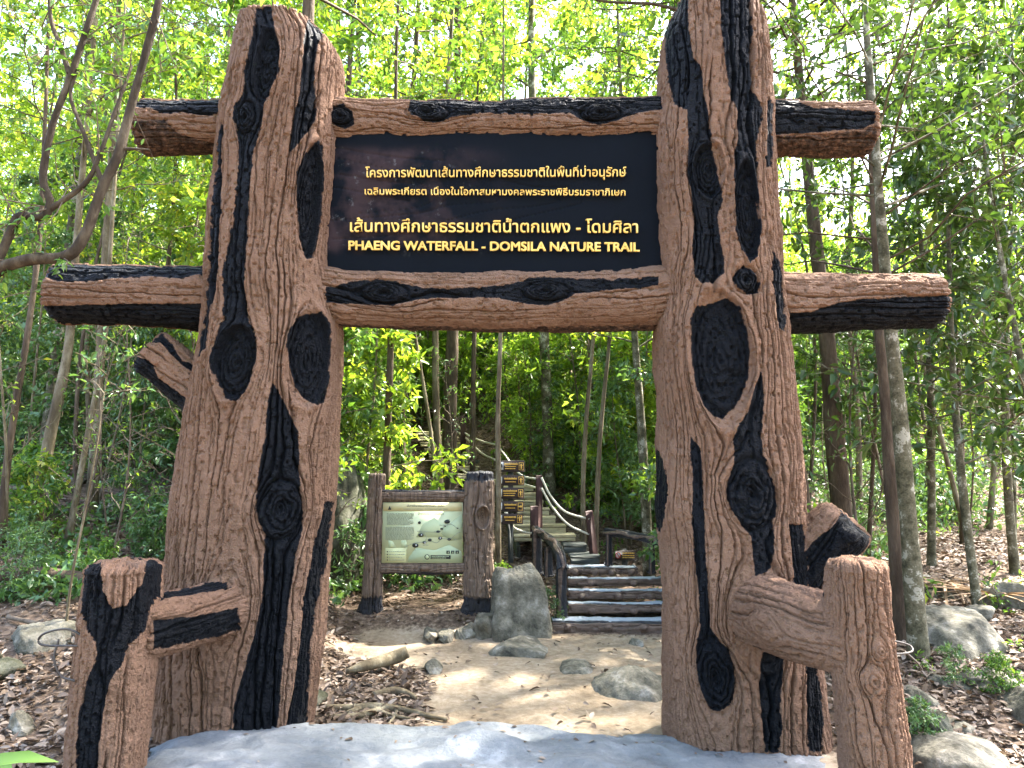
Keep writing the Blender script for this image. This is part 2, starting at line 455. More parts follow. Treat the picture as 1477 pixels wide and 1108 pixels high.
# cement slab under the gate
def slab_z(x, y):
    z = np.interp(x, [-2.8, -2.2, -1.5, 0, 1.0, 1.9, 2.5], [.26, .36, .365, .315, .27, .21, .12])
    z = z + (fbm(x * .9, y * .9, 21) - .5) * .10 + np.abs(fbm(x * 2.1, y * 2.6, 23) - .5) * -.12
    z = z + .03 * np.abs(fbm(x * 5, y * 6, 25) - .5) + .012 * (fbm(x * 16, y * 16, 27) - .5)
    z = z + .10 * np.exp(-(((x + .20) / .28)**2 + ((y - 5.55) / .13)**2)) + .03 * np.exp(-(((x - .5) / .4)**2 + ((y - 5.3) / .1)**2))
    return z
sx, sy = np.meshgrid(np.linspace(-2.75, 2.45, 360), np.linspace(2.6, 6.12, 240))
ed = np.minimum.reduce([6.0 - sy + (fbm(sx * 2.2, sx * 0 + 3, 31) - .5) * .28 + .02, sx + 2.45 + (fbm(sy * 1.5, sy * 0, 33) - .5) * .5, 2.25 - sx + (fbm(sy * 1.5, sy * 0, 34) - .5) * .4])
sz = slab_z(sx, sy)
sz = np.where(ed > 0, sz - .05 * (1 - ss(0, .16, ed)), sz - .05 + ed * 3.5)
n0, n1_ = sx.shape
ii = np.arange(n0 - 1)[:, None] * n1_ + np.arange(n1_ - 1)[None]
Q = np.stack([ii, ii + 1, ii + n1_ + 1, ii + n1_], -1).reshape(-1, 4)
tag(link('concrete_pavement', mesh_np('concrete_pavement', np.stack([sx, sy, sz], -1).reshape(-1, 3), [Q], M['slab'])), kind='structure')

# ------------------------------------------------------------------ the sculpted log builder
def sd_poly(x, y, poly, m=14):
    """signed distance, positive inside, for the points near the polygon; -m elsewhere"""
    poly = np.asarray(poly, float)
    out = np.full(x.shape, -float(m))
    sel = (x > poly[:, 0].min() - m) & (x < poly[:, 0].max() + m) & (y > poly[:, 1].min() - m) & (y < poly[:, 1].max() + m)
    if not sel.any(): return out
    px, py = x[sel], y[sel]
    d2 = np.full(px.shape, 1e9)
    ins = np.zeros(px.shape, bool)
    for (ax, ay), (bx, by) in zip(poly, np.roll(poly, -1, 0)):
        ex, ey = bx - ax, by - ay
        t = np.clip(((px - ax) * ex + (py - ay) * ey) / (ex * ex + ey * ey + 1e-9), 0, 1)
        d2 = np.minimum(d2, (px - ax - t * ex)**2 + (py - ay - t * ey)**2)
        if ay != by:
            c = ((ay > py) != (by > py)) & (px < ex * (py - ay) / ey + ax)
            ins ^= c
    d = np.sqrt(d2)
    out[sel] = np.where(ins, d, -np.minimum(d, m))
    return out
def lines(psi, S, period, width, seed, seglen):
    w = psi / period + .9 * (fbm(psi / period * .35, S / 95, seed) - .5) * 2
    k = np.floor(w)
    g = 0
    for dk in (-1, 0, 1):
        kk = k + dk
        c = kk + .5 + (hsh(kk, seed) - .5) * .55
        pres = ss(.34, .5, vn(kk * 5.37, S / seglen + hsh(kk, seed + 3) * 50, seed + 5))
        wd = width * (.6 + .8 * hsh(kk, seed + 7))
        g = np.maximum(g, np.exp(-((w - c) / wd)**2) * pres * (.45 + .55 * hsh(kk, seed + 9)))
    return g
def thetas(nf, nb, span=1.95):
    a = np.linspace(-span, span, nf, endpoint=False)
    b = np.linspace(span, 2 * math.pi - span, nb, endpoint=False)
    return np.concatenate([a, b])
def bark(name, C, U, W, mat, parent=None, nf=200, nb=60, power=2.3, polys=(), worn=(), knots=(), period=10., depth=3.2, lump=4.5, seed=1, cap0=.0, cap1=.5,
         rear_paint=True, pscale=None, paintf=None, washf=None, fine=1.0, ncap=9, world_seg=60., capbump=0., capflat=False):
    """C centres, U half-width vectors, W half-depth vectors (towards the viewer), all (n,3); cap0/cap1: how rounded the two ends are"""
    C, U, W = [np.asarray(a, float) for a in (C, U, W)]
    n = len(C)
    ax = np.gradient(C, axis=0); ax /= np.linalg.norm(ax, axis=1)[:, None]
    def cap(c, u, w, a, sgn, rnd):
        q = np.linspace(0, 1, ncap + 1)[1:]
        sh = np.where(q < .6, np.sqrt(1 - (q / .6 * .55)**2), np.interp(q, [.6, 1], [math.sqrt(1 - .55**2), .002]))
        if capflat: sh = np.where(q < .6, 1 - .08 * (q / .6)**2, np.interp(q, [.6, 1], [.92, .002]))
        r = min(np.linalg.norm(u), np.linalg.norm(w))
        off = np.where(q < .6, q / .6 * .8, .8 + (q - .6) / .4 * .2) * r * rnd
        return c + sgn * a * off[:, None], u * sh[:, None], w * sh[:, None]
    c0, u0, w0 = cap(C[0], U[0], W[0], ax[0], -1, cap0)
    c1, u1, w1 = cap(C[-1], U[-1], W[-1], ax[-1], 1, cap1)
    C = np.concatenate([c0[::-1], C, c1]); U = np.concatenate([u0[::-1], U, u1]); W = np.concatenate([w0[::-1], W, w1])
    N = len(C)
    th = thetas(nf, nb)
    Mn = len(th)
    s_, c_ = np.sin(th), np.cos(th)
    s_ = np.sign(s_) * np.abs(s_)**(2 / power); c_ = np.sign(c_) * np.abs(c_)**(2 / power)
    P = C[:, None] + U[:, None] * s_[None, :, None] + W[:, None] * c_[None, :, None]
    sc = pscale if pscale else F_PX / np.maximum(C[:, 1].mean(), .5)       # photo pixels per metre, for feature sizes
    j0 = int(np.argmin(np.abs(th)))
    seg = np.linalg.norm(np.roll(P, -1, 1) - P, axis=2)
    A = np.concatenate([np.zeros((N, 1)), np.cumsum(seg, 1)[:, :-1]], 1)
    tot = seg.sum(1, keepdims=True)
    A = A - A[:, j0:j0 + 1]
    A = np.where(A > tot / 2, A - tot, A) * sc
    cl = np.linalg.norm(np.diff(C, axis=0), axis=1)
    rr = np.linalg.norm(U, axis=1)
    cl = np.maximum(cl, np.abs(np.diff(rr)))
    S = np.concatenate([[0], np.cumsum(cl)])[:, None] * sc + 0 * A
    dS = np.gradient(P, axis=0)
    dA = (np.roll(P, -1, 1) - np.roll(P, 1, 1))
    Nn = np.cross(dA, dS)
    Nn /= np.linalg.norm(Nn, axis=2)[..., None] + 1e-12
    if (Nn[N // 2] * (P[N // 2] - C[N // 2])).sum() < 0: Nn = -Nn
    PX, PY = proj(P)
    view = (Nn * (np.array([0, 0, CAM_H]) - P)).sum(2)
    front = (np.abs(th) < 1.9)[None] & (view > -.12)
    A0 = A
    psi = A.copy()
    dz = np.zeros_like(A)
    ring = np.zeros_like(A)
    inside = np.zeros_like(A)
    for kn in knots:
        cx, cy, ra, rl, kind = kn
        d2 = np.where(front, (PX - cx)**2 + (PY - cy)**2, 1e9)
        i, j = np.unravel_index(np.argmin(d2), d2.shape)
        da, ds = (A - A[i, j]) / ra, (S - S[i, j]) / rl
        rho = np.hypot(da, ds) + 1e-6
        rho = rho * (1 + .12 * (fbm(da * 1.2, ds * 1.2, int(cx)) - .5) * 2)
        far = np.exp(-np.maximum(rho - 1, 0) * .55)
        psi = psi - np.where(rho > 1, (A - A[i, j]) / rho**2 * far, (A - A[i, j]))
        m = ss(1.06, .96, rho)
        if kind == 'hollow':
            dz += -m * 6.5 + 3.0 * np.exp(-((rho - 1.10) / .10)**2) + m * 5 * (fbm(A / 11, S / 11, 61) - .5)
            r = .25 * np.exp(-((np.mod(rho * 5 + .5 * vn(da * 3, ds * 3, 8), 1) - .5) / .2)**2)
        elif kind == 'knot':
            dz += m * 3.5 * (1 - rho**2 * .6) - 4.5 * np.exp(-((rho - 1.0) / .08)**2) - 7 * np.exp(-(rho / .22)**2)
            r = (.05 + .65 * vn(da * 2.2 + 9, ds * 2.2, 18)) * np.exp(-((np.mod(rho * 5.0 + 2.2 * fbm(da * 1.5, ds * 1.5, 8), 1) - .5) / .16)**2) + .5 * (fbm(A / 6, S / 6, 62) - .4)
        else:                                                    # bump
            dz += m * 5 * (1 - rho**2)
            r = .45 * vn(da * 2 + 3, ds * 2, 19) * np.exp(-((np.mod(rho * 2.5 + .8 * fbm(da * 1.5, ds * 1.5, 9), 1) - .5) / .16)**2)
        ring = ring * (1 - m) + m * r
        inside = np.maximum(inside, m)
    fade = np.ones(N)
    fade[:ncap - 1] = np.interp(np.arange(ncap - 1), [0, ncap - 2], [0, 1]) if cap0 else 1
    psi = psi + 1.7 * (fbm(A / 6, S / 10, seed + 21) - .5) * 2 * min(1., period / 11.)
    g1 = lines(psi, S, period, .10, seed, world_seg * 2.6)
    g2 = lines(psi * 1.07 + 31, S, period * .55, .13, seed + 40, world_seg) * .35
    g = np.maximum(g1, g2) * (1 - inside) + ring * .9
    dz = dz - 2.1 * depth * g * fine + lump * (fbm(A / 34, S / 55, seed + 2) - .5) * 2 + 2.6 * (fbm(A / 7, S / 9, seed + 4) - .5) * min(1., period / 10.) - 2.4 * ss(.70, .78, vn(A / 4.5, S / 6.5, seed + 6)) * min(1., period / 12.)
    # paint
    jx = PX + 3.0 * (fbm(A / 7, S / 16, 71) - .5); jy = PY + 3.0 * (fbm(A / 7, S / 16, 72) - .5)
    if paintf is not None:
        pt = paintf(A, S, PX, PY, th[None] + 0 * A)
    else:
        pt = np.full(A.shape, -14.)
        for pl in polys: pt = np.maximum(pt, sd_poly(jx, jy, pl))
        if rear_paint:
            rp = (fbm(psi / 60, S / 260, seed + 13) - .56) * 60
            pt = np.where(front, pt, np.clip(rp, -14, 14))
    wn_ = np.full(A.shape, -14.)
    for pl in worn: wn_ = np.maximum(wn_, np.where(front, sd_poly(jx, jy, pl), -14))
    dz = dz - 2.2 * ss(-2, 3, pt) + (fbm(A / 5, S / 5, 77) - .5) * 1.5 * ss(-1, 1, wn_)
    if capbump:
        dz = dz + capbump * (fbm(P[..., 0] * 22, P[..., 1] * 22, 91) - .4) * (np.arange(N) > N - ncap - 3)[:, None]
    P = P + Nn * (dz / sc)[..., None]
    i = np.arange(N - 1)[:, None] * Mn; j = np.arange(Mn)[None]
    Q = np.stack([i + j, i + (j + 1) % Mn, i + Mn + (j + 1) % Mn, i + Mn + j], -1).reshape(-1, 4)
    e0 = np.arange(Mn)[None, ::-1]; e1 = (N - 1) * Mn + np.arange(Mn)[None]
    wash = washf(A, S, PX, PY, th[None] + 0 * A) if washf else np.zeros_like(A)
    me = mesh_np(name, P.reshape(-1, 3), [Q, e0, e1], mat, True, {'paint': np.clip(pt, -14, 14), 'worn': wn_, 'wash': wash})
    return link(name, me, parent)
def upright(name, rows, Yc, rv, mat, parent, n=500, lean=0., **kw):
    rows = np.array(rows, float)
    py = np.linspace(rows[-1, 0], rows[0, 0], n)
    o = np.argsort(rows[:, 0]); rr = rows[o]
    L, Rr = np.interp(py, rr[:, 0], rr[:, 1]), np.interp(py, rr[:, 0], rr[:, 2])
    k = np.ones(max(3, n // 40)) / max(3, n // 40)
    pad = len(k) // 2
    sm = lambda a: np.convolve(np.pad(a, pad, 'edge'), k, 'valid')[:n]
    L, Rr = sm(L), sm(Rr)
    C = np.array([at((a + b) / 2, p, Yc) for a, b, p in zip(L, Rr, py)])
    hw = np.array([np.linalg.norm(at(b, p, Yc) - at(a, p, Yc)) / 2 for a, b, p in zip(L, Rr, py)])
    U = np.stack([hw, 0 * hw, 0 * hw], 1)
    rvv = np.broadcast_to(rv, (n,)) if np.ndim(rv) == 0 else np.interp(py, [r[0] for r in rv], [r[1] for r in rv])
    W = np.stack([0 * hw, -rvv, 0 * hw], 1)
    return bark(name, C, U, W, mat, parent, **kw)
def log_between(name, pts, rad, mat, parent, n=200, squash=1.0, **kw):
    """pts: (m,3) axis points; rad: radius per point"""
    pts = np.asarray(pts, float)
    C = smooth_path(pts, n)
    r = np.interp(np.linspace(0, 1, n), np.linspace(0, 1, len(pts)), np.broadcast_to(rad, (len(pts),)))
    t = np.gradient(C, axis=0); t /= np.linalg.norm(t, axis=1)[:, None]
    tocam = np.array([0, 0, CAM_H]) - C
    tocam /= np.linalg.norm(tocam, axis=1)[:, None]
    W = tocam - (tocam * t).sum(1)[:, None] * t
    W /= np.linalg.norm(W, axis=1)[:, None]
    U = np.cross(W, t)
    return bark(name, C, U * r[:, None], W * r[:, None] * squash, mat, parent, **kw)

# ------------------------------------------------------------------ THE GATE
YG = 6.1
gate = thing('trail_gateway', 'big brown and black concrete log gateway carrying the black board with gold letters', 'gateway')
LROWS = [(41, 350, 448), (50, 347, 466), (66, 343, 482), (84, 339, 492), (110, 334, 495), (140, 330, 492), (200, 319, 489), (300, 309, 484), (385, 302, 478), (440, 298, 486), (470, 296, 491), (500, 293, 492), (560, 282, 490), (600, 273, 488), (700, 258, 482), (800, 246, 475), (900, 238, 466), (1000, 231, 456), (1060, 227, 449), (1130, 222, 442)]
LP = [
 [(370,12),(392,10),(395,36),(404,72),(403,101),(394,123),(383,137),(377,173),(372,195),(365,217),(361,260),(357,325),(352,379),(353,394),(351,418),(357,463),(369,487),(369,507),(360,538),(350,566),(338,579),(321,573),(309,545),(302,521),(305,501),(315,477),(322,456),(321,422),(319,394),(325,364),(336,314),(341,253),(343,217),(341,197),(334,170),(336,152),(346,141),(351,126),(350,101),(361,65),(365,36)],
 [(318,175),(312,217),(306,290),(300,361),(298,400),(290,480),(285,520),(297,500),(303,440),(312,400),(318,290),(317,217),(320,180)],
 [(448,16),(473,38),(458,65),(453,97),(454,134),(457,159),(453,177),(437,199),(419,220),(417,213),(422,173),(431,137),(437,90),(439,47),(444,29)],
 [(458,202),(464,209),(467,253),(466,307),(460,347),(453,372),(444,374),(435,347),(431,318),(428,282),(428,249),(439,224)],
 [(442,452),(463,450),(475,466),(478,490),(477,518),(472,552),(468,580),(456,585),(442,576),(425,556),(417,525),(413,497),(417,477),(428,459)],
 [(393,552),(400,562),(418,597),(429,621),(432,655),(432,689),(437,720),(439,741),(437,765),(427,800),(422,832),(416,867),(411,916),(408,958),(404,1000),(402,1035),(397,1080),(334,1080),(336,1021),(345,986),(357,948),(371,902),(378,860),(380,808),(381,772),(371,751),(368,734),(370,703),(374,669),(381,634),(384,600),(388,566)],
 [(471,723),(482,724),(478,748),(473,807),(467,835),(459,867),(451,916),(446,979),(444,1070),(411,1070),(416,1028),(423,996),(434,937),(437,877),(448,825),(455,783),(462,751)]]
LK = [(352,168,15,24,'knot'),(336,522,28,50,'hollow'),(447,516,31,66,'hollow'),(404,733,29,40,'knot'),(447,290,18,84,'hollow'),(384,90,17,60,'hollow'),(318,880,26,48,'bump')]
upright('pillar', LROWS, YG, [(41, .31), (120, .38), (600, .42), (1130, .45)], M['paint'], gate, n=1000, nf=680, nb=120, power=2.7, polys=LP, knots=LK, seed=3, cap1=.10, capflat=True, period=13., depth=4.6, lump=3.6, capbump=4)
RROWS = [(20, 976, 1086), (32, 964, 1098), (55, 955, 1105), (80, 952, 1106), (130, 950, 1108), (200, 941, 1112), (300, 945, 1116), (380, 951, 1122), (440, 948, 1127), (480, 944, 1131), (540, 946, 1138), (600, 950, 1145), (700, 946, 1153), (730, 946, 1154), (790, 954, 1158), (900, 957, 1168), (1000, 958, 1182), (1090, 958, 1196), (1150, 958, 1202)]
RP = [
 [(991,-20),(993,41),(1000,81),(1013,99),(1016,135),(1023,171),(1029,212),(1038,253),(1043,289),(1036,311),(1038,343),(1045,375),(1045,393),(1029,408),(1011,408),(1002,397),(998,361),(1000,316),(998,280),(991,253),(993,208),(991,158),(972,150),(962,113),(957,54),(966,-20)],
 [(1038,-20),(1081,-20),(1086,27),(1086,90),(1088,131),(1101,153),(1101,171),(1092,203),(1093,253),(1095,307),(1099,334),(1092,370),(1083,379),(1070,361),(1061,334),(1061,293),(1059,253),(1059,226),(1065,194),(1065,162),(1056,140),(1050,108),(1043,59)],
 [(1064,390),(1075,382),(1088,390),(1097,408),(1095,422),(1080,424),(1064,414),(1057,402)],
 [(1106,140),(1116,150),(1116,240),(1107,240),(1107,190)],
 [(1117,361),(1126,385),(1134,440),(1134,480),(1125,470),(1119,430),(1115,390)],
 [(1002,443),(1052,428),(1067,443),(1078,469),(1084,506),(1083,539),(1076,565),(1063,587),(1045,603),(1030,600),(1015,584),(1004,558),(997,521),(996,484),(997,458)],
 [(1098,536),(1102,565),(1100,617),(1100,654),(1111,676),(1119,702),(1123,728),(1120,745),(1115,750),(1117,776),(1115,816),(1108,824),(1089,831),(1087,794),(1084,776),(1071,757),(1054,735),(1048,710),(1054,684),(1060,669),(1058,639),(1063,617),(1078,595),(1086,565),(1093,547)],
 [(995,630),(1010,647),(1013,676),(1017,760),(1017,794),(1021,842),(1023,876),(1024,905),(1037,924),(1052,938),(1061,964),(1061,994),(1056,1016),(1037,1027),(1023,1024),(1010,994),(1002,957),(1004,931),(1010,905),(1008,861),(1002,813),(998,757),(999,695),(996,661)],
 [(1098,940),(1132,940),(1128,987),(1124,1016),(1128,1046),(1123,1085),(1104,1085),(1100,1035),(1097,987)],
 [(1163,940),(1176,940),(1186,1001),(1191,1053),(1189,1085),(1169,1085),(1167,1042),(1165,998)],
 [(1139,757),(1160,757),(1166,794),(1170,870),(1150,870),(1143,794)],
 [(944,640),(956,665),(962,706),(958,745),(951,770),(938,740),(938,660)]]
RK = [(1023,245,20,40,'hollow'),(1040,516,42,86,'hollow'),(1077,403,17,19,'knot'),(1085,714,33,48,'knot'),(1032,976,27,47,'knot'),(1079,300,16,70,'hollow'),(1095,900,40,62,'bump')]
upright('pillar', RROWS, YG, [(20, .32), (120, .40), (600, .43), (1150, .46)], M['paint'], gate, n=1000, nf=660, nb=120, power=2.8, polys=RP, knots=RK, seed=11, cap1=.5, period=13., depth=4.6, lump=3.2)
def beam(name, rows, Y, polys, worn, knots, seed):
    rows = np.array(rows, float)                     # px, top, bottom
    px = np.linspace(rows[0, 0], rows[-1, 0], 1150)
    t, b = np.interp(px, rows[:, 0], rows[:, 1]), np.interp(px, rows[:, 0], rows[:, 2])
    k = np.ones(25) / 25
    t, b = [np.convolve(np.pad(a, 12, 'edge'), k, 'valid') for a in (t, b)]
    C = np.array([at(x, (p + q) / 2, Y) for x, p, q in zip(px, t, b)])
    hr = np.array([np.linalg.norm(at(x, p, Y) - at(x, q, Y)) / 2 for x, p, q in zip(px, t, b)])
    z0 = np.zeros_like(hr)
    return bark(name, C, np.stack([z0, z0, -hr], 1), np.stack([z0, -hr * .96, z0], 1), M['paint'], gate, nf=240, nb=60, polys=polys, worn=worn, knots=knots, seed=seed, cap0=.35, cap1=.35, period=12., depth=3.0, lump=3.5, power=2.25, world_seg=80)
TB = [(214, 146, 222), (320, 148, 220), (470, 142, 214), (520, 147, 208), (700, 149, 206), (930, 143, 206), (965, 141, 210), (1115, 148, 225), (1245, 151, 224)]
beam('crossbeam', TB, YG,
     [[(585,155),(594,140),(700,136),(962,132),(965,155),(911,164),(893,173),(861,181),(839,173),(821,161),(767,165),(691,162),(648,169),(633,177),(615,175),(594,166)],
      [(470,150),(495,148),(508,160),(510,178),(498,187),(480,180),(470,166)],
      [(190,136),(330,140),(330,158),(289,166),(260,162),(235,164),(217,155),(195,155)],
      [(1105,135),(1147,140),(1169,154),(1262,161),(1264,176),(1246,185),(1183,190),(1105,196)]],
     [[(190,175),(236,172),(256,192),(300,205),(322,212),(322,240),(190,240)], [(1100,198),(1183,194),(1246,188),(1265,180),(1265,240),(1100,240)]],
     [(616,160,15,32,'knot'),(866,160,14,30,'knot'),(489,166,13,16,'knot')], 21)
LB = [(90, 383, 466), (300, 386, 476), (470, 384, 468), (520, 391, 472), (700, 394, 478), (900, 392, 478), (960, 384, 474), (1130, 396, 482), (1344, 397, 474)]
beam('crossbeam', LB, YG,
     [[(470,414),(510,405),(545,401),(575,405),(610,414),(650,417),(700,414),(745,408),(765,400),(800,398),(830,402),(880,402),(950,397),(950,411),(880,417),(830,424),(812,434),(790,441),(760,438),(720,430),(640,429),(600,432),(565,441),(520,440),(470,436)],
      [(60,372),(302,376),(300,394),(257,401),(213,398),(151,403),(113,406),(82,405),(62,398)],
      [(60,442),(171,439),(300,437),(300,490),(171,490),(60,480)],
      [(1120,450),(1167,450),(1211,436),(1245,431),(1375,424),(1375,500),(1120,500)]],
     [[(470,466),(560,470),(700,474),(960,470),(960,490),(470,490)]],
     [(553,420,16,34,'knot'),(787,418,15,34,'knot')], 23)
# branch stubs
log_between('branch_stub', [at(330, 600, YG), at(290, 562, YG), at(255, 537, YG - .02), at(224, 514, YG - .05)], [.24, .215, .205, .20], M['paint'], gate, n=170, nf=150, nb=50,
            polys=[[(205,478),(230,478),(250,500),(262,518),(285,525),(285,536),(268,530),(246,510),(232,494),(214,492)], [(190,512),(214,520),(230,548),(252,562),(282,586),(276,606),(255,600),(215,566),(190,550)]], seed=31, cap1=.45, period=10)
log_between('branch_stub', [at(1110, 875, YG), at(1148, 832, YG - .05), at(1182, 792, YG - .12), at(1213, 760, YG - .2)], [.30, .27, .25, .225], M['paint'], gate, n=170, nf=150, nb=50,
            polys=[[(1140,850),(1152,805),(1180,775),(1200,760),(1216,736),(1240,745),(1262,780),(1250,800),(1215,812),(1195,835),(1180,880),(1140,880)]], seed=33, cap1=.45, period=10, knots=[(1228,772,14,14,'bump')])
# side posts and their rails
PLR = [(822, 134, 226), (860, 128, 226), (900, 123, 224), (1000, 113, 214), (1108, 103, 203), (1270, 87, 186)]
LPP = [[(120,800),(145,800),(147,850),(159,879),(182,874),(207,843),(212,805),(240,805),(240,862),(228,862),(217,885),(210,909),(189,930),(175,958),(159,983),(150,1018),(145,1056),(136,1140),(105,1140),(112,1035),(123,993),(140,944),(138,927),(126,909),(116,885),(118,853)]]
upright('side_post', PLR, 4.95, .25, M['paint'], gate, n=460, nf=320, nb=60, power=2.5, polys=LPP, seed=41, cap1=.30, period=17., depth=4.5, lump=4, capbump=8)
PRR = [(820, 1196, 1270), (850, 1194, 1276), (900, 1194, 1281), (1000, 1206, 1294), (1108, 1216, 1308), (1270, 1231, 1332)]
upright('side_post', PRR, 4.85, .22, M['paint'], gate, n=460, nf=320, nb=60, power=2.5, polys=[], seed=43, cap1=.45, period=15., depth=5, lump=4.5, knots=[(1262,985,16,22,'bump'),(1270,940,10,14,'bump')], capbump=5)
log_between('side_rail', [at(345, 868, 5.95), at(318, 878, 5.72), at(272, 892, 5.4), at(200, 905, 5.0)], [.215, .215, .21, .21], M['paint'], gate, n=220, nf=150, nb=50,
            polys=[[(225,840),(320,828),(335,846),(280,855),(225,864)], [(222,893),(280,890),(345,876),(348,908),(318,918),(222,940)]], seed=51, cap0=.3, period=12, depth=4)
log_between('side_rail', [at(1090, 880, 5.8), at(1115, 888, 5.62), at(1160, 903, 5.3), at(1240, 925, 4.9)], [.27, .27, .255, .25], M['paint'], gate, n=240, nf=160, nb=50,
            polys=[[(1085,930),(1110,950),(1130,952),(1120,960),(1090,950)]], seed=53, cap0=.5, period=13, depth=4.5, knots=[(1098,905,20,30,'bump')])
# collars where beams leave the pillars (sculpted fillets)
# ---- sign board
def board_grid():
    px, py = np.meshgrid(np.linspace(462, 968, 300), np.linspace(190, 402, 150))
    Yb = YG - .10
    P = np.stack([at(a, b, Yb) for a, b in zip(px.ravel(), py.ravel())])
    d = np.zeros(len(P))
    x, y = px.ravel(), py.ravel()
    lines_ = [[(480,212),(560,226),(640,232)],[(480,227),(540,240),(600,262),(625,285),(600,300),(520,308)],[(490,252),(560,262),(600,265)],[(480,270),(560,285),(590,290)],
              [(478,318),(560,312),(620,305),(640,290)],[(600,310),(650,296),(712,292),(715,282),(690,278)],[(640,320),(700,305),(770,298),(805,290),(800,284)],[(690,330),(760,312),(830,296),(838,290)],[(480,345),(560,340),(620,332)],[(700,250),(760,268),(820,270)]]
    for l in lines_:
        q = smooth_path(np.array(l, float), 40)
        sel = (x > q[:, 0].min() - 6) & (x < q[:, 0].max() + 6)
        dd = np.min((x[sel][:, None] - q[None, :, 0])**2 + (y[sel][:, None] - q[None, :, 1])**2, 1)
        d[sel] = np.maximum(d[sel], np.exp(-dd / 2.0))
    P[:, 1] += d * .010 + (fbm(x / 60, y / 60, 4) - .5) * .02
    stain = ss(760, 560, x) * ss(205, 225, y) * ss(375, 350, y)
    n, m = px.shape
    F = P.copy(); B = P.copy(); B[:, 1] = Yb + .12
    i = np.arange(n - 1)[:, None] * m + np.arange(m - 1)[None]
    Q = np.stack([i, i + 1, i + m + 1, i + m], -1).reshape(-1, 4)
    k = n * m
    per = np.concatenate([np.arange(m), np.arange(1, n) * m + m - 1, (n - 1) * m + np.arange(m - 1)[::-1], np.arange(1, n - 1)[::-1] * m])
    pn = np.roll(per, -1)
    side = np.stack([per, per + k, pn + k, pn], 1)
    me = mesh_np('sign_board', np.concatenate([F, B]), [Q[:, ::-1], Q + k, side], M['board'], True, {'stain': np.concatenate([stain, stain * .3])})
    return link('sign_board', me, gate)
board = board_grid()
def lettering(name, body, x0, x1, ybase, Y, mat, parent, cap_px, bold=.0, extrude=.006, tilt=0):
    cu = bpy.data.curves.new(name, 'FONT')
    cu.body = body; cu.size = 1.0; cu.extrude = 0; cu.resolution_u = 4
    o = bpy.data.objects.new(name, cu)
    col.objects.link(o)
    bpy.context.view_layer.update()
    me = bpy.data.meshes.new_from_object(o.evaluated_get(bpy.context.evaluated_depsgraph_get()))
    bpy.data.objects.remove(o)
    n = len(me.vertices)
    co = np.zeros(n * 3, np.float32); me.vertices.foreach_get('co', co); co = co.reshape(-1, 3)
    tri = [list(p.vertices) for p in me.polygons]
    mx0, mx1 = co[:, 0].min(), co[:, 0].max()
    wpx = x1 - x0
    sx_ = wpx / (mx1 - mx0)
    sy_ = cap_px / .70
    V = np.array([at(x0 + (c[0] - mx0) * sx_, ybase + tilt * (c[0] - mx0) * sx_ - c[1] * sy_, Y) for c in co])
    parts_V, parts_F, off = [], [], 0
    offs = [(0, 0)] if not bold else [(a, b) for a in (-bold, 0, bold) for b in (-bold * .6, bold * .6)]
    for q, (a, b) in enumerate(offs):
        W_ = V.copy(); W_[:, 0] += a * Y / F_PX; W_[:, 2] += b * Y / F_PX; W_[:, 1] -= .0007 * q
        parts_V.append(W_)
        parts_F += [[i + off for i in f] for f in tri]
        off += n
    Vf = np.concatenate(parts_V)
    bpy.data.meshes.remove(me)
    m2 = bpy.data.meshes.new(name)
    m2.from_pydata(Vf.tolist(), [], parts_F)
    import bmesh
    bm = bmesh.new(); bm.from_mesh(m2)
    ex = bmesh.ops.extrude_face_region(bm, geom=bm.faces[:])
    bmesh.ops.translate(bm, vec=(0, extrude, 0), verts=[v for v in ex['geom'] if isinstance(v, bmesh.types.BMVert)])
    bm.to_mesh(m2); bm.free()
    m2.materials.append(mat)
    return link(name, m2, parent)
YL = YG - .135
lettering('lettering', 'โครงการพัฒนาเส้นทางศึกษาธรรมชาติในพื้นที่ป่าอนุรักษ์', 527, 903, 255.5, YL, M['gold'], board, 12.6, .12, .012, -.003)
lettering('lettering', 'เฉลิมพระเกียรต เนื่องในโอกาสมหามงคลพระราชพิธีบรมราชาภิเษก', 526, 902, 280.5, YL, M['gold'], board, 9.6, .1, .012, .004)
lettering('lettering', 'เส้นทางศึกษาธรรมชาติน้ำตกแพง - โดมศิลา', 505, 920, 334, YL, M['gold'], board, 16.6, .3, .014, .004)
lettering('lettering', 'PHAENG WATERFALL - DOMSILA NATURE TRAIL', 503, 922, 360, YL, M['gold'], board, 12.6, .6, .014, .006)

# wire loops on the posts
w = MB()
w.tube(smooth_path([at(135, 930, 4.72), at(100, 908, 4.75), at(62, 915, 4.8), at(60, 930, 4.8), at(112, 932, 4.72)], 30), .007, 6)
w.tube(smooth_path([at(85, 922, 4.78), at(78, 950, 4.75), at(88, 975, 4.75), at(108, 982, 4.72)], 20), .007, 6)
w.build('wire_loop', M['wire'], gate, True)
w = MB()
w.tube(smooth_path([at(1262, 937, 4.63), at(1290, 943, 4.7), at(1315, 940, 4.8), at(1310, 930, 4.85), at(1278, 922, 4.8)], 30), .006, 6)
w.tube(smooth_path([at(1305, 940, 4.76), at(1322, 955, 4.8), at(1330, 966, 4.85)], 12), .006, 6)
w.build('wire_loop', M['wire'], gate, True)

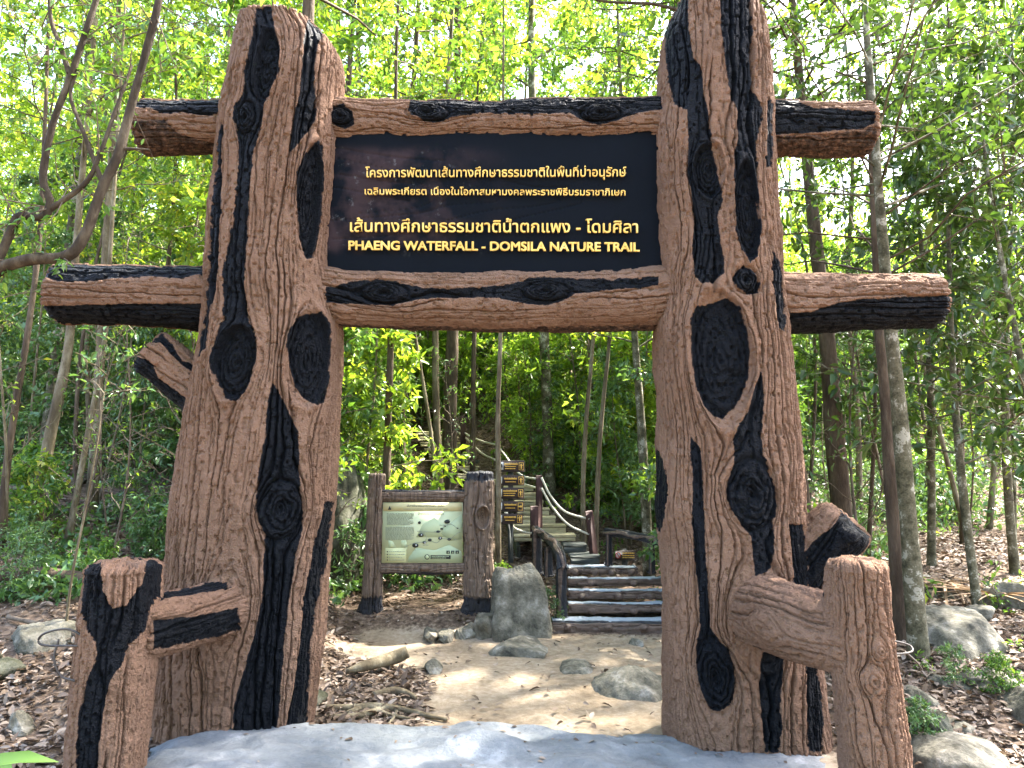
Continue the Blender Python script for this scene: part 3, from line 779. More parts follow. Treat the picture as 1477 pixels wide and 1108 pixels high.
# ------------------------------------------------------------------ information sign
YS = 9.9
info = thing('information_sign', 'pale green trail map board framed by dark concrete logs on the leafy bank', 'information board')
def fillp(A, S, PX, PY, th): return np.full(A.shape, -8.)
def base_black(y0):
    return lambda A, S, PX, PY, th: np.clip((PY - y0) * .6 + 6 * (fbm(A / 9, S / 9, 5) - .5), -14, 14)
def capblack(y0, y1):
    return lambda A, S, PX, PY, th: np.clip(np.maximum((PY - y0) * .6, (y1 - PY) * .7) + 5 * (fbm(A / 9, S / 9, 5) - .5), -14, 14)
upright('post', [(686, 532, 556), (760, 529, 553), (830, 524, 552), (862, 521, 552), (880, 512, 556), (905, 508, 560)], YS, .14, M['oldlog'], info, n=240, nf=80, nb=30, paintf=base_black(862), seed=61, cap1=.3, period=6.5, depth=2.6, lump=1.3, fine=1)
upright('post', [(684, 671, 714), (740, 668, 713), (800, 668, 711), (850, 668, 714), (866, 667, 720), (880, 662, 726), (905, 655, 730)], YS, .2, M['oldlog'], info, n=260, nf=110, nb=40, paintf=capblack(862, 694), seed=63, cap1=.3, period=7, depth=3.0, lump=1.5, knots=[(697, 748, 9, 15, 'hollow')])
log_between('rail', [at(545, 714, YS), at(600, 715, YS), at(680, 714, YS)], [.095, .09, .09], M['oldlog'], info, n=130, nf=60, nb=24, paintf=lambda A, S, PX, PY, th: np.clip(4 - np.abs(PY - 704) * .9, -14, 14), seed=65, period=5, depth=1.6, lump=1.2)
log_between('rail', [at(540, 820, YS), at(610, 821, YS), at(680, 819, YS)], [.08, .095, .085], M['oldlog'], info, n=130, nf=60, nb=24, paintf=lambda A, S, PX, PY, th: np.clip(3 - np.abs(PY - 830) * .9, -14, 14), seed=67, period=5, depth=1.6, lump=1.2, knots=[(614, 819, 5, 8, 'bump')])
YP = YS - .06
def quadpx(b, x0, y0, x1, y1, Y, th=.004):
    a, c = at(x0, y0, Y), at(x1, y1, Y)
    b.box(((a[0] + c[0]) / 2, Y + th / 2, (a[2] + c[2]) / 2), (abs(c[0] - a[0]), th, abs(c[2] - a[2])))
def polypx(b, pts, Y, th=.003):
    P0 = np.array([at(x, y, Y) for x, y in pts]); P1 = P0 + [0, th, 0]
    n = len(pts)
    c0, c1 = P0.mean(0), P1.mean(0)
    V = np.concatenate([P0, P1, [c0, c1]])
    b.add(V, [[i, i + n, (i + 1) % n + n, (i + 1) % n] for i in range(n)], [[2 * n, i, (i + 1) % n] for i in range(n)] + [[2 * n + 1, (i + 1) % n + n, i + n] for i in range(n)])
def ellpx(cx, cy, rx, ry, n=16): return [(cx + rx * math.cos(2 * math.pi * i / n), cy + ry * math.sin(2 * math.pi * i / n)) for i in range(n)]
b = MB(); quadpx(b, 552, 725, 667, 812, YP, .03); panel = b.build('map_panel', M['map_base'], info)
def on_panel(name, mat, lvl, f):
    b = MB(); f(b, YP - .003 * lvl); b.build(name, mat, panel)
on_panel('header', M['map_head'], 1, lambda b, Y: quadpx(b, 552.6, 725.4, 666.4, 737.3, Y, .0025))
def hills(b, Y):
    polypx(b, [(610, 756), (626, 747), (642, 758), (655, 764), (655, 775), (600, 775)], Y, .0025)
    polypx(b, [(560, 790), (560, 779), (566, 781), (572, 790)], Y, .0025); polypx(b, [(578, 790), (579, 779), (586, 780), (588, 790)], Y, .0025)
on_panel('hills', M['map_hill'], 1, hills)
def hillsd(b, Y):
    polypx(b, [(640, 762), (666, 742), (666, 778), (650, 780), (636, 770)], Y, .0025)
    polypx(b, [(590, 804), (600, 790), (626, 794), (648, 786), (666, 796), (666, 811), (588, 811)], Y, .0025)
on_panel('hill_shading', M['map_hill_dark'], 1.9, hillsd)
on_panel('legend_box', M['map_box'], 1, lambda b, Y: quadpx(b, 556, 790.5, 586, 811.2, Y, .0025))
rg = random.Random(5)
def bars(b, Y, x0, x1, ys, h, gap=True):
    for y in ys:
        x = x0
        e = x1 - (0 if rg.random() < .7 else rg.uniform(1, 6))
        while x < e - .4:
            l = min(rg.uniform(1.2, 4.2), e - x)
            quadpx(b, x, y, x + l, y + h, Y, .0015)
            x += l + .45
def texts(b, Y):
    bars(b, Y, 558, 597, [740.5 + 1.75 * i for i in range(10)], .85)
    bars(b, Y, 556, 597, [760 + 1.75 * i for i in range(11)], .85)
    bars(b, Y, 561, 584, [795.4 + 4.0 * i for i in range(4)], .8)
    for x, y in ((602, 766), (634, 757), (626, 766), (645, 749), (598, 793), (610, 786), (655, 778)): bars(b, Y, x, x + 8, [y], .9)
on_panel('body_text', M['ink_soft'], 2.2, texts)
lettering('panel_title', 'เส้นทางศึกษาธรรมชาติน้ำตกแพง - โดมศิลา', 587, 641, 731.3, YP - .006, M['ink'], panel, 3.1, 0, .0015)
lettering('panel_title', 'PHAENG WATERFALL - DOMSILA NATURE TRAIL', 582, 646, 735.6, YP - .006, M['ink_soft'], panel, 2.1, 0, .0015)
lettering('panel_title', 'น้ำตกแพง - โดมศิลา', 603, 640, 742.6, YP - .006, M['ink'], panel, 2.9, 0, .0015)
def route(b, Y):
    for pts in ([(583, 790), (596, 784), (612, 782), (622, 781), (630, 783), (638, 777), (648, 778), (654, 774), (660, 769), (664, 768)], [(613, 781), (615, 776), (612, 770), (606, 768), (615, 767), (628, 768), (634, 768), (640, 760), (650, 756), (660, 762)]):
        q = smooth_path(np.array(pts, float), 40)
        b.tube(np.array([at(x, y, Y) for x, y in q]), .0035, 5)
on_panel('trail_line', M['ink_soft'], 2.2, route)
def spots(b, Y):
    for x, y, rx in ((599, 787, 4.6), (607, 772, 4), (645, 752.6, 4.2), (632, 767, 2.8), (637, 763, 2.2), (612, 782.5, 3), (620, 779, 3), (635, 776.5, 3), (648, 778, 2.8), (642, 759, 1.4), (660, 762, 1.4)):
        polypx(b, ellpx(x, y, rx, rx * .68), Y, .002)
on_panel('map_spot', M['ink'], 3, spots)
def spot_marks(b, Y):
    for x, y in ((600, 786), (608, 771.5), (635, 776), (613, 783)): polypx(b, [(x - .5, y - 1), (x + .6, y - 1), (x + 1, y + 1.6), (x - 1, y + 1.6)], Y, .002)
on_panel('spot_mark', M['sign_white'], 4, spot_marks)  # small white marks on some of the dark map spots
def foot(b, Y):
    quadpx(b, 621, 801, 650, 806.5, Y, .002)
    for x in (644, 650.5, 657): quadpx(b, x, 794.3, x + 4.8, 798.8, Y, .002)
    polypx(b, ellpx(616, 803.5, 3.8, 3.8), Y, .002)
    for i in range(4): polypx(b, ellpx(558.8, 795.8 + 4 * i, .9, .9, 8), Y, .002)
    polypx(b, ellpx(605, 754, 2.2, 2.2, 8), Y, .0015)
    polypx(b, [(559.5, 735.5), (562, 729.5), (564.5, 735.5)], Y - .003, .002)
on_panel('footer_mark', M['ink'], 2.4, foot)
def foot2(b, Y):
    polypx(b, ellpx(616, 803.5, 2.7, 2.7), Y, .002); bars(b, Y, 622.5, 649, [802.2, 804.6], .9)
    for x in (645.6, 652.3, 658.6): polypx(b, [(x, 798.2), (x + .8, 795), (x + 1.7, 798.2)], Y, .002)
on_panel('footer_print', M['map_hill'], 3.4, foot2)

# ------------------------------------------------------------------ direction sign
YD = 11.0
dsn = thing('direction_signpost', 'black post stacked with five small brown arrow signs with yellow print', 'signpost')
b = MB(); a0, a1 = at(737, 668, YD + .05), at(736, 812, YD + .05)
b.box(((a0[0] + a1[0]) / 2, YD + .06, (a0[2] + a1[2]) / 2), (.075, .075, a0[2] - a1[2]), bev=.006)
b.build('post', M['ink'], dsn)
for k, (x0, x1, y0, y1, arrow) in enumerate(((720.5, 757, 664.5, 681, 'u'), (718.5, 756.5, 685.5, 700.5, 'u'), (718.5, 756, 703.5, 719.5, 'u'), (718.5, 755.5, 723, 738.5, 'r'), (718.5, 754.5, 741, 756, 'u'))):
    b = MB()
    a, c = at(x0, y0, YD), at(x1, y1, YD)
    b.box(((a[0] + c[0]) / 2, YD, (a[2] + c[2]) / 2), (c[0] - a[0], .03, a[2] - c[2]), bev=.004)
    bd = b.build('sign_plate', M['sign_brown'], dsn)
    Y = YD - .019
    ym = (y0 + y1) / 2
    b = MB()
    quadpx(b, x0 + 1, y0 + 2.2, x0 + 5.6, y1 - 3.2, Y, .003); b.build('pictogram', M['sign_white'], bd)
    b = MB(); polypx(b, [(x0 + 2.2, ym - 3), (x0 + 4, ym - 4), (x0 + 4.6, ym), (x0 + 3.6, ym + 2.8), (x0 + 2.4, ym + 1)], Y - .003, .002); b.build('pictogram_mark', M['ink'], bd)
    b = MB()
    xa = x1 - 8.6
    rows = [(ym - 4.5, 2.6, 7, xa - 1.5), (ym - .6, 1.5, 8, xa - 4), (ym + 2.6, 1.5, 8, xa - 5)] if k in (0, 2) else [(ym - 3.8, 2.8, 9, xa - 2), (ym + 1.3, 1.6, 10.5, xa - 4)]
    for yy, hh, xs0, xe in rows:
        x = x0 + xs0
        while x < xe:
            l = rg.uniform(.9, 2.0)
            quadpx(b, x, yy + rg.uniform(0, .3), min(x + l, xe), yy + hh, Y, .003)
            if rg.random() < .25 and hh > 2: quadpx(b, x + .2, yy - 1.1, x + .7, yy - .2, Y, .003)
            x += l + .28
    b.build('print', M['sign_yellow'], bd)
    b = MB()
    for (p, q, r_, s_) in ((xa, ym - 5.5, xa + 7, ym - 4.8), (xa, ym + 4.8, xa + 7, ym + 5.5), (xa, ym - 4.8, xa + .7, ym + 4.8), (xa + 6.3, ym - 4.8, xa + 7, ym + 4.8)): quadpx(b, p, q, r_, s_, Y, .003)
    cx = xa + 3.5
    sh = [(0, -4), (2.6, -.8), (1, -.8), (1, 3.8), (-1, 3.8), (-1, -.8), (-2.6, -.8)]
    if arrow == 'r': sh = [(-p[1] * .75, p[0]) for p in sh]
    tri = [sh[6], sh[0], sh[1]]; shaft = sh[2:6]
    polypx(b, [(cx + p, ym + q) for p, q in tri], Y, .003); polypx(b, [(cx + p, ym + q) for p, q in shaft], Y, .0034)
    b.build('arrow', M['sign_yellow'], bd)

# small warning sign by the right rail
wsn = thing('warning_sign', 'small brown notice with red ring symbol beyond the log steps', 'sign')
YW = 11.4
b = MB(); a, c = at(887, 794.5, YW), at(917.5, 808, YW)
b.box(((a[0] + c[0]) / 2, YW, (a[2] + c[2]) / 2), (c[0] - a[0], .03, a[2] - c[2]), bev=.004); pl = b.build('sign_plate', M['sign_brown'], wsn)
b = MB(); a, c = at(897, 792, YW + .05), at(905, 822, YW + .05)
b.box(((a[0] + c[0]) / 2, YW + .055, (a[2] + c[2]) / 2), (c[0] - a[0], .05, a[2] - c[2]), bev=.004); b.build('post', M['ink'], wsn)
b = MB(); polypx(b, ellpx(891.5, 801.2, 3.9, 4.6), YW - .02, .003); b.build('symbol_disc', M['sign_white'], pl)
b = MB()
e0, e1 = ellpx(891.5, 801.2, 3.9, 4.6, 20), ellpx(891.5, 801.2, 2.9, 3.5, 20)
for i in range(20): polypx(b, [e0[i], e0[(i + 1) % 20], e1[(i + 1) % 20], e1[i]], YW - .024, .003)
polypx(b, [(888.8, 798.4), (889.7, 797.6), (894.3, 803.8), (893.4, 804.8)], YW - .024, .003)
b.build('symbol_ring', M['sign_red'], pl)
b = MB(); bars(b, YW - .02, 898, 915, [797.2], 2.0); bars(b, YW - .02, 897.5, 915, [801, 803.8], 1.3); b.build('print', M['sign_yellow'], pl)

# ------------------------------------------------------------------ log steps
steps = thing('log_steps', 'five low concrete steps shaped like dark logs with pale blue treads', 'steps')
st = [(9.58, .41, .21, .225, 797, 1010), (9.99, .26, .335, .125, 820, 1010), (10.25, .25, .45, .125, 820, 1010), (10.5, .25, .565, .125, 820, 1010), (10.75, .45, .68, .12, 819, 921)]
ztop = []
TREADS = [894, 869, 850, 832, 817]
zprev = None
for k, ((y0, dep, zt, hh, pxa, pxb), pyt) in enumerate(zip(st, TREADS)):
    zt = at(800, pyt, y0)[2]
    zb = (ztop[-1] - .03) if ztop else .12
    ztop.append(zt)
    xa, xb = at(pxa, pyt, y0)[0], at(pxb, pyt, y0)[0]
    n = 220
    xs_ = np.linspace(xa, xb, n)
    C = np.stack([xs_, np.full(n, y0 + dep / 2), np.full(n, (zt + zb) / 2)], 1)
    z0 = np.zeros(n); hz = np.full(n, (zt - zb) / 2)
    kn = [(pxa + (pxb - pxa) * u, (pyt + (915 if k == 0 else TREADS[k - 1])) / 2 + 1, 5, 6, 'bump') for u in ((.18, .5, .78) if k % 2 else (.1, .38, .62, .9))]
    zm = (zt + zb) / 2; hhz = (zt - zb) / 2
    def pf(A, S, PX, PY, th, zm=zm):
        v = np.sin(th)
        return np.clip((np.abs(v + .05 * np.sin(S / 14) ) - .50) * 20 + 4 * (fbm(A / 6, S / 20, 3) - .5), -14, 14)
    def wf(A, S, PX, PY, th): return ss(-1.05, -1.3, th) * ss(-2.4, -2.2, th)
    bark('step_log', C, np.stack([z0, z0, -hz], 1), np.stack([z0, np.full(n, -dep / 2), z0], 1), M['steplog'], steps, nf=90, nb=24, power=3.6, knots=kn, paintf=pf, washf=wf, seed=71 + k, cap0=.15, cap1=.15, period=6.5, depth=1.7, lump=1.6, pscale=F_PX / y0)
def rail_run(name, label, posts, top, rad, seed):
    t = thing(name, label, 'handrail')
    for k, (px, y0, y1, w, Y) in enumerate(posts):
        upright('post', [(y0, px - w / 2, px + w / 2), ((y0 + y1) / 2, px - w / 2, px + w / 2), (y1, px - w / 2 - 1, px + w / 2 + 1)], Y, w / 2 / F_PX * Y, M['steplog'], t, n=90, nf=44, nb=18, seed=seed + k, cap1=.3, period=5, depth=1.5, lump=1.4,
                paintf=lambda A, S, PX, PY, th, w=w: np.clip((np.abs(np.sin(th + .3)) - .24 + .5 * (fbm(A / 9, S / 30, 7) - .5)) * 20, -14, 14))
    log_between('rail', [at(px, py, Y) for px, py, Y in top], rad, M['steplog'], t, n=150, nf=50, nb=20, seed=seed + 9, period=5, depth=1.6, lump=1.5, cap0=.4, cap1=.4,
                paintf=lambda A, S, PX, PY, th: np.clip((np.abs(np.sin(th + .25 * np.sin(S / 9))) - .26 + .6 * (fbm(A / 9, S / 16, 7) - .5)) * 18, -14, 14))
    return t
rail_run('log_handrail', 'curving dark log handrail down the left side of the steps', [(810, 818, 892, 20, 9.85), (791, 790, 832, 17, 10.55), (774, 766, 828, 19, 11.1)], [(811, 822, 9.8), (808, 800, 9.95), (799, 784, 10.4), (788, 774, 10.8), (773, 764, 11.2)], [.088, .085, .085, .08, .078], 81)
rail_run('log_handrail', 'short straight dark log handrail at the right of the steps, beside the notice', [(878, 768, 816, 13, 10.95), (940, 778, 828, 13, 10.2)], [(874, 767, 11.0), (910, 772, 10.6), (958, 782, 10.1), (985, 786, 9.8)], [.075, .075, .08, .08], 85)

# ------------------------------------------------------------------ wooden stairs up the hill
def plank_flight(name, label, specs, mats, stringers):
    t = thing(name, label, 'stairs')
    for k, (x0, x1, ytop, ybot, Y, dep, mk) in enumerate(specs):
        b = MB()
        a, c = at(x0, ytop, Y), at(x1, ybot, Y)
        rng = np.random.RandomState(k + 3)
        tl = rng.uniform(-.012, .012)
        ctr = ((a[0] + c[0]) / 2, Y + dep / 2, a[2] - .02)
        b.box(ctr, (c[0] - a[0], dep, .04), np.array(Matrix.Rotation(tl, 3, 'Y')), .006)
        b.box((ctr[0], Y + .02, (a[2] - .045 + c[2]) / 2), (c[0] - a[0] - .02, .03, max(a[2] - c[2] - .045, .03)), np.array(Matrix.Rotation(tl, 3, 'Y')), .004)
        b.build('tread', M[mk], t)
    for pts in stringers:
        b = MB()
        p = [at(*q) for q in pts]
        d = np.array(p[1]) - p[0]; L = np.linalg.norm(d); d /= L
        e2 = np.cross(d, [1, 0, 0]); e2 /= np.linalg.norm(e2)
        e1 = np.cross(e2, d)
        b.box((p[0] + p[1]) / 2, (.06, L, .2), np.stack([e1, d, e2], 1), .006)
        b.build('stringer', M['plank_grey'], t)
    return t
plank_flight('plank_stairs', 'weathered pale plank steps rising left behind the brown arrow signs', [
    (822, 866, 801, 815, 11.35, .55, 'plank_grey'), (812, 847, 785, 798, 11.75, .42, 'plank_grey'), (741, 831, 771.5, 781, 12.1, .38, 'plank'), (738, 817, 757, 769, 12.5, .36, 'plank'),
    (742, 802, 745.5, 757, 12.9, .36, 'plank'), (745, 793, 733, 743, 13.3, .36, 'plank'), (742, 784, 722, 731, 13.7, .36, 'plank'), (736, 778, 711, 720, 14.1, .36, 'plank'), (726, 770, 701, 709, 14.5, .36, 'plank'), (712, 758, 691, 699, 14.9, .36, 'plank')], None,
    [((812, 812, 12.0), (748, 712, 14.9)), ((748, 796, 12.2), (716, 708, 15.1))])
plank_flight('plank_stairs', 'upper flight of pale plank steps on the hill beyond the map board', [
    (655, 712, 683, 691, 15.6, .5, 'plank'), (640, 690, 672, 679, 16.2, .45, 'plank'), (622, 690, 664, 669, 16.7, .6, 'plank_grey'), (618, 677, 655, 662, 17.2, .4, 'plank'), (612, 674, 646.5, 653, 17.6, .4, 'plank'), (606, 668, 638, 645, 18.0, .4, 'plank'), (602, 660, 629.5, 636, 18.4, .4, 'plank'), (599, 654, 622, 628, 18.8, .4, 'plank')], None,
    [((682, 700, 15.7), (647, 632, 18.9)), ((652, 700, 15.8), (612, 634, 18.9))])
# maroon posts + ropes
posts = [('tall maroon wooden rope post behind the curving log rail', 777.5, 685.5, 757, 9.5, 11.9), ('maroon rope post set low against the top of the curving log rail', 770.5, 730, 772, 11.5, 11.3),
         ('maroon rope post leaning on the right edge of the plank stairs', 853, 737, 802, 11, 11.6), ('distant maroon rope post beside the upper plank flight', 668, 601, 650, 7.5, 17.3)]
for lb, px, y0, y1, w_, Y in posts:
    t = MB()
    lean = 4 if px == 853 else 0
    a, c = at(px - lean, y0, Y), at(px + lean, y1 + 4, Y)
    d = a - c; L = np.linalg.norm(d); d = d / L
    e1 = np.cross([0, 1, 0], d); e1 /= np.linalg.norm(e1); e2 = np.cross(d, e1)
    ww = w_ / F_PX * Y
    t.box((a + c) / 2, (ww, ww, L), np.stack([e1, e2, d], 1), .008)
    tag(t.build('rope_post', M['maroon']), lb, 'post', 'maroon posts holding the rope rail')
def rope(label, runs, r=.017):
    b = MB()
    for pts in runs: b.tube(smooth_path([at(*p) for p in pts], 26), r, 6)
    tag(b.build('rope_rail', M['rope'], None, True), label, 'rope', 'pale ropes along the plank stairs')
rope('pale double rope sagging from the tall maroon post to the leaning post', [[(781, 689, 11.85), (794, 715, 11.8), (815, 738, 11.7), (850, 749, 11.55)], [(781, 704, 11.85), (797, 732, 11.8), (820, 757, 11.7), (850, 771, 11.55)]])
rope('pale double rope climbing left from the tall maroon post behind arrow signs', [[(774, 691, 11.95), (750, 684, 12.9), (728, 656, 14.2), (715, 640, 15.2)], [(774, 704, 11.95), (752, 697, 12.9), (730, 688, 13.8)]])
rope('pale double rope sloping down from the distant maroon post', [[(716, 642, 15.2), (694, 636, 16.2), (671, 625, 17.25), (655, 607, 17.9)], [(715, 664, 15.2), (694, 653, 16.2), (672, 632, 17.25), (652, 618, 17.9)]], .02)
rope('pale rope hanging along the left side of the upper plank flight', [[(604, 615, 18.6), (612, 626, 18.2), (622, 633, 17.8), (638, 639, 17.3)], [(655, 663, 16.6), (664, 676, 16.2), (676, 684, 15.8), (690, 694, 15.4)]], .02)
rope('low pale rope sagging between arrow sign post and curving log rail', [[(737, 757, 11.3), (746, 764, 11.3), (763, 769, 11.25), (774, 768, 11.2)]])

# ------------------------------------------------------------------ rocks
def rock(label, c, size, seed, mat='rock', rot=0., shear=(0, 0), sharp=1., name='rock', res=56, group=None, box=2.5):
    th = np.linspace(0, 2 * math.pi, res * 2, endpoint=False); ph = np.linspace(-math.pi / 2, math.pi / 2, res)
    T, Pn = np.meshgrid(th, ph)
    d = np.stack([np.cos(Pn) * np.cos(T), np.cos(Pn) * np.sin(T), np.sin(Pn)], -1)
    rng = np.random.RandomState(seed)
    r = np.ones(T.shape) * 1.25
    for k in range(22):
        nrm = rng.normal(size=3); nrm /= np.linalg.norm(nrm)
        h = rng.uniform(.68, 1.08)
        q = (d * nrm).sum(-1)
        r = np.minimum(r, np.where(q > .15, h / np.maximum(q, .15), 9))
    r = (r * sharp + (1 - sharp)) / (np.abs(d)**box).sum(-1)**(1 / box)
    r = r + .05 * (fbm(d[..., 0] * 15 + d[..., 2] * 9, d[..., 1] * 15 - d[..., 2] * 11, seed + 8) - .5)
    r = r + .10 * (fbm(d[..., 0] * 2 + d[..., 2] * 3 + seed, d[..., 1] * 2 + d[..., 2] * 2, seed) - .5) + .09 * (fbm(d[..., 0] * 7 + d[..., 2] * 5, d[..., 1] * 7 - d[..., 2] * 5, seed + 5) - .5)
    P = d * r[..., None] * np.array(size)
    P[..., 0] += shear[0] * P[..., 2]; P[..., 1] += shear[1] * P[..., 2]
    ca, sa = math.cos(rot), math.sin(rot)
    P = np.stack([P[..., 0] * ca - P[..., 1] * sa, P[..., 0] * sa + P[..., 1] * ca, P[..., 2]], -1)
    m = res * 2
    i = np.arange(res - 1)[:, None] * m; j = np.arange(m)[None]
    Q = np.stack([i + j, i + (j + 1) % m, i + m + (j + 1) % m, i + m + j], -1).reshape(-1, 4)
    me = mesh_np(name, P.reshape(-1, 3), [Q], M[mat], True)
    o = link(name, me, None, tuple(c))
    return tag(o, label, 'rock', group)
def rockpx(label, x0, y0, x1, y1, Y, seed, depth=None, sink=.3, **kw):
    a, c = at(x0, y0, Y), at(x1, y1, Y)
    w_, h_ = (c[0] - a[0]) / 2, (a[2] - c[2])
    rz = h_ / (2 - sink)
    return rock(label, ((a[0] + c[0]) / 2, Y, a[2] - rz), (w_, depth or w_ * .9, rz), seed, **kw)
def slab_rock():
    m = MB()
rock('tall grey upright rock slab leaning between map board and steps', (at(749, 872, 9.5)[0], 9.52, at(749, 885, 9.5)[2]), (.345, .24, .60), 4, sharp=.6, shear=(-.04, .14), rot=.22, box=6.)
rockpx('low flat grey rock at the foot of the tall slab', 712, 922, 792, 944, 9.0, 5, .6, 1.1)
rockpx('large smooth grey boulder dome half buried in the sandy path', 826, 962, 1000, 1036, 7.45, 6, .7, 1.05, sharp=.35, box=1.7)
rockpx('flat pale stone flush with the sandy path', 804, 956, 862, 964, 8.1, 7, .3, 1.6, sharp=.3)
rockpx('small stone at the foot of the bottom step', 905, 922, 928, 931, 9.2, 8, .2, 1.2)
rockpx('small grey stone lying on sand left of the path', 614, 956, 638, 965, 8.0, 9, .16, 1.3)
for k, (x0, y0, x1, y1) in enumerate(((612, 908, 632, 922), (634, 909, 655, 924), (655, 900, 688, 926), (684, 890, 722, 918))):
    rockpx(['smallest grey stone in the row under the map board', 'second grey stone in the row under the map board', 'angular grey stone in the row under the map board', 'broad pale stone below the right log post of the map board'][k], x0, y0, x1, y1, 9.35 + .1 * (k > 1), 20 + k, .22, .6, box=3.2)
rockpx('big dark mossy boulder on the bank left of the map board', 462, 655, 530, 880, 11.2, 12, .8, .3, mat='rock_dark', sharp=.4)
rockpx('flat grey rock among dead leaves left of the side post', 14, 904, 112, 950, 7.3, 14, .3, .5, rot=.2)
rockpx('small pale stone on dead leaves near the left edge', 14, 1030, 46, 1062, 6.0, 15, .12, .5)
rockpx('huge pale boulder on the right behind the side post', 1285, 892, 1466, 1000, 7.9, 16, .75, .5, sharp=.8)
rockpx('dark boulder behind the mottled tree trunks', 1282, 840, 1372, 930, 9.3, 17, .7, .4, mat='rock_dark')
rockpx('flat ledge rock below the huge pale boulder', 1292, 958, 1372, 1012, 7.0, 18, .45, .6)
rockpx('low broad rock at the bottom right corner', 1312, 1062, 1462, 1130, 5.5, 19, .4, .6, sharp=.6)
rockpx('grey rock between bottom corner rock and huge boulder', 1340, 1040, 1412, 1082, 6.0, 24, .3, .6)
rockpx('rough rock cut off by the right edge of view', 1440, 1008, 1530, 1100, 6.1, 25, .45, .5)
rockpx('mossy small rock hugging the right side post', 1312, 1020, 1356, 1070, 5.9, 26, .22, .6, mat='rock_dark')
rockpx('rubble stone showing beside the right pillar foot', 1190, 985, 1240, 1040, 6.9, 27, .3, .6)
rockpx('tilted grey boulder wedged behind the huge pale boulder', 1400, 850, 1500, 940, 8.9, 31, .5, .5)
rockpx('blocky pale rock leaning on the low ledge rock', 1352, 972, 1440, 1036, 6.7, 32, .4, .5, box=3.2)
rockpx('small pale rock between ledge rock and right side post', 1300, 1000, 1346, 1034, 6.4, 33, .25, .6)
rng = np.random.RandomState(12)
n_r = 0
while n_r < 26:
    Y = rng.uniform(6.6, 16); px = rng.choice([rng.uniform(-40, 470), rng.uniform(1310, 1500)])
    x = (px - PW / 2) / F_PX * Y
    s = rng.uniform(.06, .2)
    z = float(terr(x, Y))
    side = 'leaf littered slope left of the gate' if px < 700 else 'stony slope right of the gate'
    rock('loose grey stone half sunk in the ' + side, (x, Y, z + s * .1), (s * rng.uniform(.9, 1.7), s, s * .6), 100 + n_r, rot=rng.uniform(0, 3), res=18, mat=rng.choice(['rock', 'rock_dark']), group='loose stones on the slopes')
    n_r += 1

# ------------------------------------------------------------------ driftwood, roots, fallen log
b = MB(); b.tube(smooth_path([at(500, 968, 7.6), at(535, 958, 7.75), at(565, 950, 7.95), at(588, 940, 8.0)], 24), np.interp(np.linspace(0, 1, 24), [0, .2, .8, 1], [.02, .05, .07, .06]), 10)
tag(b.build('driftwood', M['bark_pale'], None, True), 'bare pale driftwood limb lying at the left edge of the path', 'driftwood')
b = MB()
gr = lambda px, py, Y: np.array([at(px, py, Y)[0], Y, float(terr(at(px, py, Y)[0], Y)) + .025])
for pts, r in (([(470, 1000, 6.7), (510, 1010, 6.75), (545, 1005, 6.8), (580, 1015, 6.75), (615, 1025, 6.6), (645, 1030, 6.5)], .04), ([(500, 1020, 6.6), (530, 1008, 6.8), (560, 1022, 6.65), (600, 1030, 6.5)], .032), ([(480, 1030, 6.5), (520, 1018, 6.6), (560, 1008, 6.8), (572, 1020, 6.7), (560, 1035, 6.4)], .028), ([(540, 990, 7.1), (570, 985, 7.2), (590, 992, 7.1), (600, 1000, 7.0)], .045)):
    q = smooth_path([gr(*p) for p in pts], 30)
    b.tube(q, r * np.interp(np.linspace(0, 1, 30), [0, .3, 1], [.7, 1, .35]), 7)
tag(b.build('tree_roots', M['bark_pale'], None, True), 'tangle of pale bare roots on dead leaves inside the gate', 'roots')
b = MB(); b.tube(smooth_path([gr(-60, 850, 8.6), gr(40, 850, 8.5), gr(130, 870, 8.35), gr(260, 880, 8.2)], 30) + [0, 0, .06], .09, 10)
tag(b.build('fallen_log', M['bark_brown'], None, True), 'thin fallen log on the leafy slope behind the left side post', 'log')
b = MB(); b.tube(smooth_path([gr(10, 900, 7.6), gr(80, 905, 7.4), gr(130, 925, 7.2)], 20) + [0, 0, .03], .022, 7)
tag(b.build('fallen_branch', M['twig'], None, True), 'thin fallen stick among dead leaves near the flat rock', 'branch')

# ------------------------------------------------------------------ plants
def leaf_geo(base, d, nrm, L, Wd, hi=False, fold=.25):
    """arrays (n,3)x3, (n,), (n,): leaves as folded blades"""
    d = d / (np.linalg.norm(d, axis=1)[:, None] + 1e-9)
    s = np.cross(d, nrm); s /= np.linalg.norm(s, axis=1)[:, None] + 1e-9
    u = np.cross(s, d)
    n = len(base); L = L[:, None]; Wd = Wd[:, None]
    if hi:
        pts = [base, base + d * L * .28 + s * Wd * .42 + u * Wd * fold, base + d * L * .28 - s * Wd * .42 + u * Wd * fold, base + d * L * .5 - u * L * .02,
               base + d * L * .62 + s * Wd * .38 + u * Wd * (fold - .1), base + d * L * .62 - s * Wd * .38 + u * Wd * (fold - .1), base + d * L - u * L * .12]
        T = [[0, 1, 3], [0, 3, 2], [1, 4, 3], [2, 3, 5], [3, 4, 6], [3, 6, 5]]
        k = 7
    else:
        pts = [base, base + d * L * .45 + s * Wd * .5 + u * Wd * fold, base + d * L - u * L * .08, base + d * L * .45 - s * Wd * .5 + u * Wd * fold]
        T = [[0, 1, 2], [0, 2, 3]]
        k = 4
    V = np.stack(pts, 1).reshape(-1, 3)
    F = (np.arange(n)[:, None, None] * k + np.array(T)[None]).reshape(-1, 3)
    return V, F
